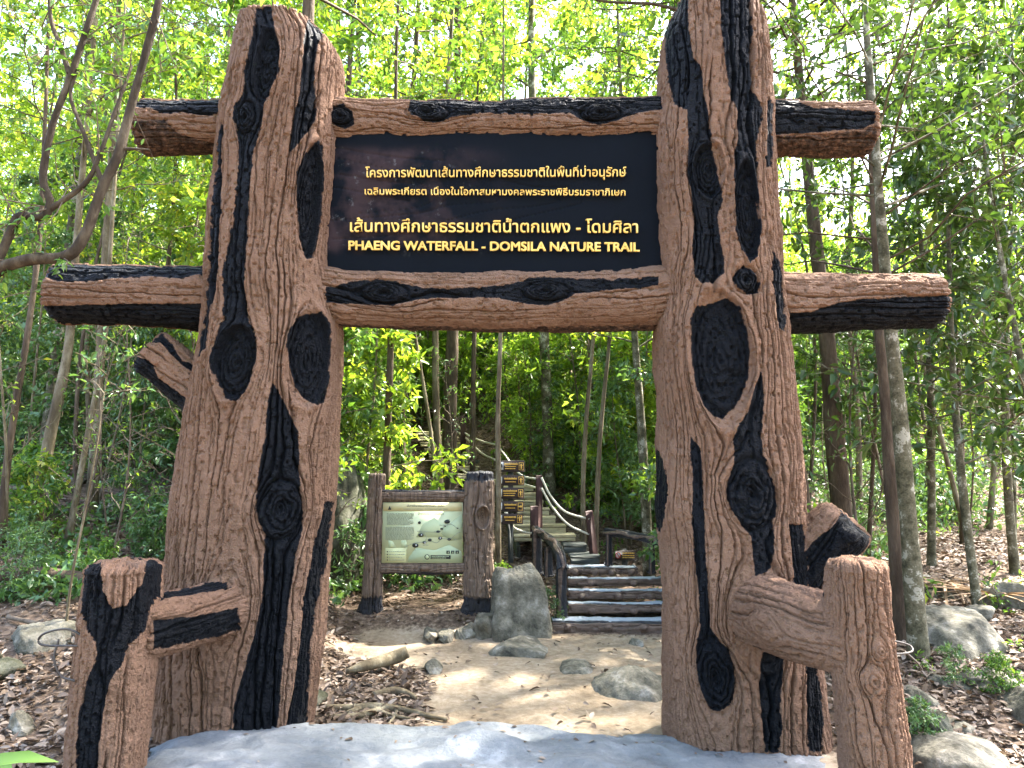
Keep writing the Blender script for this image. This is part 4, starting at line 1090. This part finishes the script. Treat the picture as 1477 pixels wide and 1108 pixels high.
def tree_proto(seed, H, r0, start, nbr, blen, twigs, lpt, llen, lw, lmat, bmat, droop=.3, bend=.25, hi=False, up=.5, leafup=.6, pts=None, top=True):
    """returns (trunk mesh, crown mesh)"""
    rng = np.random.RandomState(seed)
    n = 14
    if pts is None:
        z = np.linspace(0, H, n)
        a1, a2 = rng.uniform(0, 6.28, 2)
        dx = bend * (z / H)**1.3 * math.cos(a1) * rng.uniform(.3, 1) * H * .2 + .03 * H * np.sin(z / H * 5 + a2) * bend * 2
        dy = bend * (z / H)**1.3 * math.sin(a1) * rng.uniform(.3, 1) * H * .2 + .03 * H * np.cos(z / H * 4 + a2) * bend * 2
        tr = np.stack([dx - dx[0], dy - dy[0], z - .15], 1)
    else:
        tr = smooth_path(pts, n); H = tr[-1, 2] - tr[0, 2]
    m = MB()
    trr = r0 * (1 - .82 * np.linspace(0, 1, n)**1.2); trr[0] *= 1.25
    tr2 = smooth_path(tr, 40); r2 = np.interp(np.linspace(0, 1, 40), np.linspace(0, 1, n), trr)
    r2 = r2 * (1 + .12 * (vn(np.arange(40) * .7, np.zeros(40), seed) - .5))
    m.tube(tr2, r2, 12)
    B, D, Nn, L_, W_ = [], [], [], [], []
    def leaves(p, dirn, cnt):
        for _ in range(1):
            t = rng.rand(cnt)
            q = p[0] + (p[-1] - p[0]) * t[:, None] + rng.normal(size=(cnt, 3)) * .03 * llen / .1
            dd = dirn[None] * .5 + rng.normal(size=(cnt, 3)) * .75
            dd[:, 2] -= droop * rng.rand(cnt) * 1.3
            nn = rng.normal(size=(cnt, 3)) * .55 + np.array([0, 0, leafup + .3])
            B.append(q); D.append(dd); Nn.append(nn)
            l = llen * rng.uniform(.55, 1.2, cnt)
            L_.append(l); W_.append(l * lw * rng.uniform(.8, 1.15, cnt))
    for i in range(nbr):
        u = start + (1 - start) * (i + rng.rand()) / nbr
        k = min(u, .995) * (len(tr2) - 1); k0 = int(k)
        p0 = tr2[k0] + (tr2[min(k0 + 1, 39)] - tr2[k0]) * (k - k0)
        az = i * 2.4 + rng.uniform(-.5, .5)
        bl = blen * (1.05 - .55 * (u - start) / (1 - start + 1e-6)) * rng.uniform(.6, 1.2)
        d = np.array([math.cos(az), math.sin(az), up * rng.uniform(.4, 1.4)]); d /= np.linalg.norm(d)
        q = [p0 + d * bl * s + np.array([0, 0, -droop * bl * .35 * s * s]) + rng.normal(size=3) * .05 * bl * s for s in np.linspace(0, 1, 6)]
        q = np.array(q)
        rb = max(.35 * np.interp(u, np.linspace(0, 1, n), trr), .006)
        m.tube(q, np.linspace(rb, .004, 6), 5, False)
        for j in range(twigs):
            s = rng.uniform(.25, 1)
            kk = s * 5; k1 = min(int(kk), 4)
            b0 = q[k1] + (q[k1 + 1] - q[k1]) * (kk - k1)
            td = d * .6 + rng.normal(size=3) * .6; td[2] += .1 - droop * .3; td /= np.linalg.norm(td)
            tl = bl * rng.uniform(.22, .45)
            b1 = b0 + td * tl
            m.tube(np.array([b0, (b0 + b1) / 2 + rng.normal(size=3) * .02, b1]), [.006, .004, .002], 3, False)
            leaves(np.array([b0 + td * tl * .15, b1]), td, max(2, int(lpt * rng.uniform(.5, 1.4))))
    V, F = leaf_geo(np.concatenate(B), np.concatenate(D), np.concatenate(Nn), np.concatenate(L_), np.concatenate(W_), hi)
    return m.mesh('trunk', M[bmat], True), mesh_np('crown', V, [F], M[lmat], False)
def put_tree(name, label, cat, protos, loc, rz, s, group=None, names=('trunk', 'crown')):
    r = thing(name, label, cat, loc, rz, group)
    r.scale = (s, s, s)
    link(names[0], protos[0], r); link(names[1], protos[1], r)
    return r
# prototypes
P_tall = [tree_proto(101 + k, 11 + k, .052 + .010 * k, .30, 32, 2.0, 7, [18, 24, 14, 20, 22][k], [.16, .13, .21, .15, .14][k], [.44, .40, .34, .46, .42][k], ['leaf', 'leaf_bright', 'leaf', 'leaf_bright', 'leaf'][k], ['bark_pale', 'bark_brown', 'bark_pale', 'bark_mottled', 'bark_pale'][k], .35, .25) for k in range(5)]
P_sap = [tree_proto(201 + k, 4.2 + .4 * k, .026, .14, 26, 1.1, 7, [19, 13, 17, 20][k], [.13, .20, .15, .11][k], [.42, .29, .42, .5][k], ['leaf', 'leaf_under', 'leaf_bright', 'leaf_under'][k], 'bark_pale', .35, .35) for k in range(4)]
P_slim = [tree_proto(301 + k, 8.5 + k, .038, .45, 20, 1.2, 6, 18, .13, .42, ['leaf', 'leaf_bright', 'leaf'][k], ['bark_pale', 'bark_brown', 'bark_pale'][k], .35, .5) for k in range(3)]
P_shrub = [tree_proto(401 + k, 1.15, .012, .08, 16, .62, 6, 11, .12, [.40, .30, .45, .25][k], ['leaf_under', 'leaf_under', 'leaf', 'leaf_under'][k], 'twig', .45, .5, up=.7) for k in range(4)]
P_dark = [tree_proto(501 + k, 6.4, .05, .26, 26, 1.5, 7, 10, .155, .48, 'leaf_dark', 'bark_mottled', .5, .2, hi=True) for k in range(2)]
P_small = [tree_proto(601 + k, .38, .005, .1, 6, .22, 2, 5, .085, .42, 'leaf', 'twig', .3, .3, up=.8) for k in range(3)]

P_shade = [tree_proto(701 + k, 13.5, .13, .56, 36, 3.2, 9, 17, .14, .42, 'leaf', 'bark_brown', .3, .12) for k in range(2)]
P_sun_tint = [tree_proto(251 + k, 4.6 + .5 * k, .026, .12, 26, 1.15, 7, [18, 14][k], [.13, .19][k], [.42, .30][k], 'leaf_sun_tint', 'bark_pale', .35, .35) for k in range(2)]
P_twiggy = [tree_proto(801 + k, 3.6 + .8 * k, .018, .15, 20, .75, 4, 3, .09, .36, ['leaf_under', 'leaf', 'leaf_bright'][k], ['twig', 'bark_pale', 'twig'][k], .2, .5, up=.9) for k in range(3)]
def blocked(x, Y, r=.0):
    px = PW / 2 + F_PX * x / Y
    if Y < 6.7 and abs(x) < 4.2: return True
    if Y < 9.4 and -2.1 - r < x < 2.6 + r: return True
    if r > .3 and 470 < px < 800 and Y < 14: return True
    if r > .3 and 520 < px < 790 and Y < 20: return True
    if 505 - r * 110 < px < 730 + r * 110 and Y < 10.4 + r: return True                 # the map board stays clear
    if 705 < px < 960 and Y < 12.8: return True                         # steps
    if 712 - r * 40 < px < 872 and Y < 15.2: return True
    if 596 < px < 735 and 14 < Y < 19.2: return True
    return False
def region(px):
    return 'left of the gate' if px < 330 else ('seen through the gate opening' if px < 1000 else 'right of the gate')
rng = np.random.RandomState(77)
def right_gap(x, Y): return x / Y > .30 and Y > 10.5
def scatter(n, name, cat, protos, what, group, ymin, ymax, smin, smax, names=('trunk', 'crown'), r=0., pxr=(-120, 1600), ypow=1.0, skip=None, mind=.5):
    pts = []
    tries = 0
    while len(pts) < n and tries < n * 60:
        tries += 1
        Y = ymin + (ymax - ymin) * rng.rand()**ypow
        px = rng.uniform(*pxr)
        x = (px - PW / 2) / F_PX * Y
        if blocked(x, Y, r): continue
        if skip and skip(x, Y, rng): continue
        if any((x - a)**2 + (Y - b_)**2 < mind**2 for a, b_ in pts): continue
        pts.append((x, Y))
        nearfar = 'near' if Y < (ymin + ymax) / 2 else 'farther'
        put_tree(name, '%s on the %s slope %s' % (what, nearfar, region(px)), cat, protos[rng.randint(len(protos))], (x, Y, float(terr(x, Y)) - .02), rng.uniform(0, 6.28), rng.uniform(smin, smax), group, names)
scatter(40, 'forest_tree', 'tree', P_tall, 'tall leafy forest tree', 'tall trees of the forest', 13, 42, .8, 1.25, pxr=(-250, 1730), mind=1.5, skip=lambda x, Y, g: (right_gap(x, Y) and g.rand() < .93) or (13 < Y < 38 and -.40 < x / Y < .62 and g.rand() < .93))
scatter(32, 'slim_tree', 'tree', P_slim, 'slim tree with thin pale stem', 'slim pale trees of the forest', 9.5, 26, .8, 1.25, mind=.7, skip=lambda x, Y, g: x / Y > .3 and g.rand() < .5)
scatter(120, 'sapling', 'sapling', P_sap, 'leafy young sapling', 'saplings under the trees', 9.2, 27, .6, 1.25, r=.5, mind=.6, skip=lambda x, Y, g: (x / Y > .31 and Y < 19) or (x / Y < -.38 and Y < 12.5))
scatter(40, 'sapling', 'sapling', P_sun_tint, 'bright sun tinted sapling', 'bright saplings beyond the stairs', 19.5, 29, 1.0, 1.6, mind=.8, pxr=(470, 1010))
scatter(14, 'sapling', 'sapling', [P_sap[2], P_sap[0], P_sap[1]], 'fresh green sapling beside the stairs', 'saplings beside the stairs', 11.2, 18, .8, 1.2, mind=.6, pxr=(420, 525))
scatter(14, 'sapling', 'sapling', [P_sun_tint[0], P_sun_tint[1], P_sap[0]], 'fresh green sapling past the log steps', 'saplings past the log steps', 13.2, 20, .8, 1.3, mind=.6, pxr=(880, 1040))
scatter(44, 'sapling', 'sapling', P_sun_tint, 'yellow green sun tinted sapling', 'sun tinted saplings in the clearing', 22, 36, .8, 1.4, mind=.8, pxr=(1080, 1650))
scatter(6, 'forest_tree', 'tree', [P_tall[1], P_tall[3], P_tall[0]], 'very tall bright leafy tree', 'very tall trees over the gate', 13, 19, 1.25, 1.5, mind=1.3, pxr=(300, 1040))
scatter(100, 'shrub', 'shrub', P_shrub, 'low leafy shrub', 'shrubs on the forest floor', 8.5, 20, .5, 1.05, ('stem', 'foliage'), .4, mind=.5, skip=lambda x, Y, g: abs(x / Y) > .33 and Y < 13 and g.rand() < .6)
scatter(70, 'seedling', 'plant', P_small, 'tiny green seedling among dead leaves', 'seedlings on the forest floor', 6.6, 14, .7, 1.6, ('stem', 'foliage'), .1, mind=.3)

# trees traced where the photo shows them
def traced(label, pts, Y, wpx, bmat, crown, H=None, cat='tree', name='forest_tree', extra=True):
    """pts from the ground up: (px, py); the stem goes on above the last point"""
    p = [at(a, b_, Y + (q[0] if q else 0)) for a, b_, *q in pts]
    g = float(terr(p[0][0], Y))
    p[0] = np.array([p[0][0], Y, min(g, p[0][2]) - .05])
    if H:
        d = (p[-1] - p[-2]); d /= np.linalg.norm(d)
        p.append(p[-1] + d * H * .5 + [0, 0, .1]); p.append(p[-1] + d * H * .5 + [.1, .1, .2])
    o = p[0].copy()
    q = np.array(p) - o
    tot = q[-1, 2]
    c = dict(start=.45, nbr=22, blen=1.7, twigs=6, lpt=9, llen=.14, lw=.42, lmat='leaf', droop=.35)
    c.update(crown)
    pr = tree_proto(int(pts[0][0] * 7 + pts[0][1]), tot, wpx / 2 / F_PX * Y, bmat=bmat, pts=q, **c)
    r = thing(name, label, cat, tuple(o))
    link('trunk', pr[0], r); link('crown', pr[1], r)
    return r
traced('straight trunk with pale grey lichen blotches behind the right side post', [(1326, 955), (1318, 850), (1306, 700), (1294, 560), (1284, 470), (1272, 330), (1262, 200)], 7.2, 27, 'bark_mottled', dict(start=.66, lmat='leaf_dark', nbr=30, blen=3.0, lpt=12), 4.0)  # crown lengthened out of view, shaped to shade the slab
traced('brown rough trunk standing against the lichen blotched trunk', [(1303, 938), (1296, 850), (1285, 700), (1276, 560), (1268, 480), (1262, 340)], 7.6, 22, 'bark_brown', dict(start=.66, lmat='leaf_dark', nbr=28, blen=2.8, lpt=12), 5)
traced('thick brown trunk rising right of the right pillar', [(1222, 860), (1214, 740), (1203, 620), (1194, 500), (1180, 380), (1165, 240), (1152, 100)], 10.2, 31, 'bark_brown', dict(start=.70, nbr=34, blen=3.4, lpt=13), 3.5)  # long high crown shaped to throw shade on the path
traced('dark trunk leaning out from behind the right pillar', [(1180, 880), (1160, 720), (1143, 600), (1128, 470), (1110, 300), (1100, 120)], 9.4, 18, 'bark_brown', dict(start=.74, nbr=26, blen=2.6, lpt=12), 3.5)
traced('broad rough brown trunk beside the upper plank flight', [(650, 690), (648, 640), (650, 560), (653, 480), (656, 380), (660, 240), (660, 90)], 15.5, 23, 'bark_brown', dict(start=.5, nbr=30, blen=2.4, lmat='leaf_bright'), 5)
traced('thin smooth trunk above the left log post of the map board', [(556, 700), (560, 600), (564, 480), (566, 340), (570, 180)], 11.5, 12, 'bark_brown', dict(start=.5, lmat='leaf'), 4)
traced('thin pale trunk standing just left of the arrow signs', [(718, 850), (719, 700), (718, 600), (722, 480), (724, 300), (726, 120)], 10.7, 8.5, 'bark_pale', dict(start=.6, blen=1.2), 3)
traced('thin straight stem right of the broad rough trunk', [(682, 680), (682, 600), (684, 480), (686, 300)], 15.2, 9, 'bark_brown', dict(start=.6, blen=1.2), 4)
traced('mottled pale trunk inside the right edge of the opening', [(936, 800), (930, 700), (924, 600), (918, 520), (908, 380), (900, 220)], 11.8, 15, 'bark_mottled', dict(start=.42, lmat='leaf_bright', blen=1.5), 4)
traced('left of two slim pale stems behind the leaning maroon post', [(842, 780), (841, 700), (846, 600), (856, 480), (862, 330)], 12.6, 8, 'bark_pale', dict(start=.55, blen=1.1), 4)
traced('right of two slim pale stems behind the leaning maroon post', [(858, 800), (862, 700), (868, 600), (880, 480), (890, 330)], 12.4, 8, 'bark_pale', dict(start=.55, blen=1.1), 4)
traced('pale ringed trunk curving up from the slope at far left', [(52, 735), (70, 640), (92, 540), (102, 470), (112, 330), (128, 150)], 10.5, 17, 'bark_pale', dict(start=.6, lmat='leaf'), 4)
traced('thin tall stem crossing below the left beam end', [(98, 760), (128, 620), (150, 500), (158, 380), (172, 160)], 10.0, 9, 'bark_pale', dict(start=.6), 4)
traced('slender grey stem at the far left edge', [(2, 740), (14, 640), (40, 480), (58, 330), (66, 150)], 9.6, 11, 'bark_brown', dict(start=.6), 4)
traced('thin whitish stem upper left between bent limbs and gate', [(138, 640), (150, 420), (160, 250), (168, 100), (172, 0)], 11.5, 14, 'bark_pale', dict(start=.55, nbr=28, blen=1.9, lmat='leaf'), 4)
traced('thin bare sapling stem rising behind the left side post', [(94, 905), (104, 830), (122, 740), (140, 640)], 7.4, 4, 'bark_pale', dict(start=.7, nbr=8, blen=.5, twigs=3, lpt=6, lmat='leaf_under', llen=.10), 1.2, 'sapling', 'sapling')
for k, (x0, x1, Y, w_, lb) in enumerate(((1240, 1222, 13.0, 9, 'pale stem'), (1330, 1345, 14.5, 8, 'grey stem'), (1388, 1372, 12.0, 7, 'bare stem'), (1425, 1440, 13.5, 8, 'brown stem'), (1460, 1452, 11.0, 6, 'crooked stem'), (1250, 1262, 11.0, 6, 'narrow stem'))):
    traced('slender %s in the bright gap right of the gate' % lb, [(x0, 780), ((x0 + x1) / 2 + 6, 600), (x1, 430), (x1 + 8, 250), (x1, 100)], Y, w_, ['bark_pale', 'bark_mottled', 'bark_brown'][k % 3], dict(start=.5, blen=1.3, lmat=['leaf_bright', 'leaf', 'leaf_dark'][k % 3]), 2.5)
scatter(11, 'forest_tree', 'tree', [P_tall[0], P_tall[3], P_tall[4]], 'very tall airy tree', 'very tall trees on the upper hill', 21, 28, 1.35, 1.65, mind=1.3, pxr=(300, 900))
scatter(16, 'sapling', 'sapling', P_sun_tint, 'slender sun tinted sapling', 'slender saplings around the upper stairs', 15.6, 22, .7, 1.1, mind=.7, pxr=(735, 990))
scatter(46, 'twiggy_sapling', 'sapling', P_twiggy, 'thin twiggy sapling with few leaves', 'twiggy saplings on the slopes', 8.0, 17, .7, 1.3, r=.2, mind=.45, skip=lambda x, Y, g: -.16 < x / Y < .30 and Y < 13)
for k, (px, Y, s_, lb) in enumerate(((1040, 8.6, 1.0, 'tall added shade tree hidden behind the right pillar'), (1062, 10.6, .95, 'tall added shade tree farther back behind the right pillar'), (395, 8.8, .95, 'tall added shade tree hidden behind the left pillar'))):
    x = (px - PW / 2) / F_PX * Y
    put_tree('shade_tree', lb, 'tree', P_shade[k % 2], (x, Y, float(terr(x, Y)) - .05), k * 2.3 + .4, s_)  # trees added out of sight; their crowns shade slab, path and litter
for k in range(16):  # unseen ring of trees, added to block front light and reflections
    a = R_(-66 + 132 * (k + .5) / 16 + (k * 37 % 11 - 5))
    d_ = 6.5 + (k * 53 % 70) / 10
    x, Y = d_ * math.sin(a) * 1.25, -d_ * math.cos(a) + 1.0
    put_tree('forest_tree', 'tall leafy tree added behind the camera to dim the gate front', 'tree', P_tall[k % 5], (x, Y, float(terr(x, Y)) - .05), k * 2.1, 1.0 + (k % 4) * .1, 'trees added behind the camera')
# the near bent tree on the left, twin limbs
bt = thing('bent_tree', 'near dark tree whose two bent limbs sweep up across the upper left', 'tree')
m = MB()
YB = 5.2
def limb(pts, r0, r1, n=40):
    q = smooth_path([at(a, b_, YB + (c_[0] if c_ else 0)) for a, b_, *c_ in pts], n)
    m.tube(q, np.linspace(r0, r1, n) * (1 + .2 * (vn(np.arange(n) * .8, np.zeros(n), int(pts[0][0]) & 7) - .5)), 10, False)
    return q
q0 = limb([(-130, 700), (-90, 560), (-50, 450), (-10, 395), (40, 375), (95, 370), (122, 340), (148, 270), (170, 225), (186, 165), (205, 95), (225, 20), (240, -60)], .050, .024, 60)
q1 = limb([(-10, 392), (18, 330), (28, 312), (62, 313), (72, 290), (62, 255), (76, 180), (104, 105), (124, 45), (142, -10), (160, -70)], .032, .019, 50)
q2 = limb([(66, 306), (90, 290), (125, 262), (145, 220), (170, 150, .1), (190, 95, .2)], .022, .010, 30)
q3 = limb([(100, 106), (88, 70), (74, 30), (70, -20)], .02, .012, 20)
q4 = limb([(178, 215), (196, 215), (215, 216)], .014, .005, 10)
q5 = limb([(150, 270), (120, 190), (102, 140), (110, 105)], .018, .01, 20)
m.build('trunk', M['bark_dark'], bt, True)
rng2 = np.random.RandomState(5)
tw = MB(); BB, DD, NN, LL, WW = [], [], [], [], []
for q, cnt in ((q1, 12), (q2, 14), (q3, 10), (q0[15:], 14)):
    for _ in range(cnt):
        p0 = q[rng2.randint(len(q))]
        d = rng2.normal(size=3) + [0, .3, .1]; d /= np.linalg.norm(d)
        p1 = p0 + d * rng2.uniform(.25, .6)
        tw.tube(np.array([p0, (p0 + p1) / 2 + rng2.normal(size=3) * .03, p1]), [.006, .004, .002], 4, False)
        c = rng2.randint(5, 11)
        t = rng2.rand(c)[:, None]
        BB.append(p0 + (p1 - p0) * t); DD.append(d[None] * .5 + rng2.normal(size=(c, 3)) * .7 - [0, 0, .25]); NN.append(rng2.normal(size=(c, 3)) * .5 + [0, 0, .9])
        l = rng2.uniform(.05, .10, c); LL.append(l); WW.append(l * .42)
tw.build('twigs', M['twig'], bt, True)
V, F = leaf_geo(np.concatenate(BB), np.concatenate(DD), np.concatenate(NN), np.concatenate(LL), np.concatenate(WW), True)
link('crown', mesh_np('crown', V, [F], M['leaf']), bt)
# dark leafy trees overhanging the right
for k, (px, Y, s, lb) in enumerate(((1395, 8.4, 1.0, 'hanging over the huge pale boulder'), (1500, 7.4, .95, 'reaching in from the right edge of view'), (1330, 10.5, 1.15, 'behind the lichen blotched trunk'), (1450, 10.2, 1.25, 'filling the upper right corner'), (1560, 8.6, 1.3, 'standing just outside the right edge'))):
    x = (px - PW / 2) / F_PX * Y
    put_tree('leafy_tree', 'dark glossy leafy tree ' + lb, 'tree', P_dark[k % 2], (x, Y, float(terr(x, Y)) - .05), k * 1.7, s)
# spiky screw pine right
def strap_plant(name, label, cat, base, n, L, w_, up, mat, seed, droop=.6):
    rg2 = np.random.RandomState(seed)
    m = MB()
    for i in range(n):
        az = rg2.uniform(0, 6.28); e = up * rg2.uniform(.5, 1.3)
        d = np.array([math.cos(az) * math.cos(e), math.sin(az) * math.cos(e), math.sin(e)])
        l = L * rg2.uniform(.6, 1.1)
        t = np.linspace(0, 1, 9)
        c = d[None] * (l * t)[:, None] + np.array([0, 0, -1])[None] * (droop * l * t**2.2)[:, None]
        s = np.cross(d, [0, 0, 1]); s /= np.linalg.norm(s) + 1e-9
        u = np.cross(s, d)
        ww = w_ * np.sin(np.clip(t * .9 + .12, 0, 1) * math.pi)**.6 * rg2.uniform(.8, 1.2)
        V = np.concatenate([c + s * ww[:, None] / 2 + u * ww[:, None] * .25, c, c - s * ww[:, None] / 2 + u * ww[:, None] * .25])
        k = np.arange(8)
        m.add(V, np.concatenate([np.stack([k, k + 1, k + 10, k + 9], 1), np.stack([k + 9, k + 10, k + 19, k + 18], 1)]))
    o = link(name, m.mesh(name, M[mat], True), None, tuple(base))
    return tag(o, label, cat)
strap_plant('screw_pine', 'spiky strap leaved plant hanging above the right beam end', 'plant', at(1352, 340, 12), 46, 1.7, .06, .7, 'palm', 3, .9)
strap_plant('screw_pine', 'spiky strap leaved plant beside the right beam top', 'plant', at(1135, 330, 13), 30, 1.3, .06, .8, 'palm', 8, .9)
strap_plant('fallen_frond', 'heap of dry brown palm fronds behind the boulders', 'palm frond', np.array([at(1440, 905, 8.9)[0], 8.9, float(terr(at(1440, 905, 8.9)[0], 8.9)) + .10]), 46, 1.25, .035, .16, 'frond', 4, .05)
strap_plant('fallen_frond', 'dry brown palm fronds drooping beside the mottled trunk', 'palm frond', at(1362, 842, 9.2), 20, .9, .03, .3, 'frond', 14, .75)
# broad leaves at bottom left corner
m = MB()
V, F = leaf_geo(np.array([at(-35, 1108, 4.0), at(20, 1118, 4.1)]), np.array([[.32, -.02, .06], [-.3, .1, .12]]), np.array([[0, -.4, 1.], [0, -.3, 1.]]), np.array([.42, .3]), np.array([.11, .09]), True)
m.add(V, (), F)
m.tube(smooth_path([at(-30, 1250, 4.0), at(-38, 1170, 4.0), at(-35, 1108, 4.0)], 8), .006, 5)
tag(m.build('broad_leaf_plant', M['leaf'], None, True), 'bright green broad leaf plant cut off at bottom left corner', 'plant')
for k, (px, py, Y, s, lb) in enumerate(((1328, 1050, 5.7, .32, 'beside the right side post foot'), (1385, 1010, 6.6, .30, 'in front of the huge pale boulder'), (1450, 1020, 6.4, .32, 'at the right edge between rocks'), (1225, 1010, 7.2, .4, 'between right pillar and side post'), (760, 800, 9.9, .5, 'behind the tall rock slab'), (790, 860, 9.75, .45, 'between rock slab and log handrail'), (725, 790, 10.3, .45, 'behind the right log post of map board'), (500, 760, 10.6, .9, 'beside the mossy boulder'), (590, 690, 11.2, .9, 'above the top rail of map board'), (640, 690, 11.4, .8, 'over the map board near its right post'), (150, 760, 8.5, .45, 'up the slope left of the pillar'), (60, 700, 9.0, .5, 'far up the left slope'), (225, 720, 9.4, .6, 'close behind the left pillar'), (30, 800, 8.2, .6, 'by the fallen log'))):
    x = at(px, py, Y)[0]
    put_tree('shrub', 'leafy green shrub ' + lb, 'shrub', P_shrub[k % 4], (x, Y, float(terr(x, Y)) - .03), k * 1.3, s, None, ('stem', 'foliage'))

# far wood and ground cover: masses nobody could count
def leaf_mass(name, label, cat, n, y0, y1, hfun, keepf, l0, l1, mat, seed, ypow=1.):
    rg3 = np.random.RandomState(seed)
    Y = y0 + (y1 - y0) * rg3.rand(n)**ypow
    x = rg3.uniform(-1, 1, n) * (Y * .80 + 1)
    z = terr(x, Y) + hfun(rg3.rand(n), x, Y)
    keep = keepf(x, Y, z) & ~blocked_np(x, Y)
    x, Y, z = x[keep], Y[keep], z[keep]
    n = len(x)
    l = rg3.uniform(l0, l1, n)
    V, F = leaf_geo(np.stack([x, Y, z], 1), rg3.normal(size=(n, 3)) - [0, 0, .4], rg3.normal(size=(n, 3)) * .6 + [0, 0, .8], l, l * .45)
    tag(link(name, mesh_np(name, V, [F], M[mat], False)), label, cat, None, 'stuff')
def blocked_np(x, Y):
    px = PW / 2 + F_PX * x / Y
    return (np.abs(x) < 4.2) & (Y < 6.7) | (x > -2.4) & (x < 3.0) & (Y < 9.6) | (px > 500) & (px < 735) & (Y < 10.6) | (px > 700) & (px < 960) & (Y < 13) | (px > 700) & (px < 880) & (Y < 15.4) | (px > 590) & (px < 745) & (Y > 13.5) & (Y < 19.4)
leaf_mass('far_forest', 'far green forest foliage closing the view between the trunks', 'forest', 120000, 26, 60, lambda h, x, Y: .2 + (7 + 5 * fbm(x / 5, Y / 5, 2)) * h, lambda x, Y, z: fbm(x / 2.2 + z / 2.3, z / 1.9 + Y / 3, 17) > .50, .16, .34, 'leaf_sun_tint', 9)
leaf_mass('understory', 'fine yellow green leafage filling the wood behind the stairs', 'undergrowth', 130000, 15.5, 28, lambda h, x, Y: .3 + 6.0 * h, lambda x, Y, z: (fbm(x / 1.1 + z * .4, z / .9 + Y * .7, 27) > np.where(x / Y > .24, .60, .55)) & ((x / Y < .30) | (Y > 19)), .09, .20, 'leaf_sun_tint', 14)
leaf_mass('ground_cover', 'low green leafy growth covering the wooded slopes', 'undergrowth', 120000, 8, 34, lambda h, x, Y: .03 + (.15 + .9 * ss(9, 16, Y)) * h**1.5, lambda x, Y, z: fbm(x / .9, Y / 1.2, 19) > np.where(Y < 12.5, .62, np.where(x / Y > .33, .56, .47)), .07, .17, 'leaf_under', 10, 1.3)

# ------------------------------------------------------------------ dead leaves
def litter():
    rg4 = np.random.RandomState(3)
    n = 120000
    Y = 4.6 + 16 * rg4.rand(n)**1.4
    x = (rg4.rand(n) * 2 - 1) * (Y * .75 + .5)
    p = path_w(x, Y)
    dens = np.clip(fbm(x * .8, Y * .8, 44) * 1.8 - .25, .12, 1)
    keep = (rg4.rand(n) < np.where(p > .5, .022, dens)) & ~((np.abs(x) < 2.4) & (Y < 6.1))
    keep &= ~((x > .55) & (x < 2.4) & (Y > 9.5) & (Y < 11.5))
    x, Y = x[keep], Y[keep]
    n = len(x)
    l = rg4.uniform(.045, .12, n)
    z = terr(x, Y) + .012 + rg4.rand(n) * .02
    nn = rg4.normal(size=(n, 3)) * .32 + [0, 0, 1]
    d = rg4.normal(size=(n, 3)); d[:, 2] *= .28
    V, F = leaf_geo(np.stack([x, Y, z], 1), d, nn, l, l * rg4.uniform(.35, .6, n), True, .18)
    tag(link('leaf_litter', mesh_np('leaf_litter', V, [F], M['dry'], False)), 'brown dead leaves strewn over the slopes and path edges', 'dead leaves', None, 'stuff')
    # a few on the slab
    n = 64
    x = rg4.uniform(-1.9, 1.9, n); Y = 5.95 - 1.0 * rg4.rand(n)**1.6
    l = rg4.uniform(.025, .07, n)
    V, F = leaf_geo(np.stack([x, Y, slab_z(x, Y) + .006], 1), rg4.normal(size=(n, 3)) * [1, 1, .1], np.tile([0, 0, 1.], (n, 1)) + rg4.normal(size=(n, 3)) * .2, l, l * .5, True, .15)
    tag(link('fallen_leaves', mesh_np('fallen_leaves', V, [F], M['dry'], False)), 'few dead leaves lying on the grey cement slab', 'dead leaves', None, 'stuff')
litter()
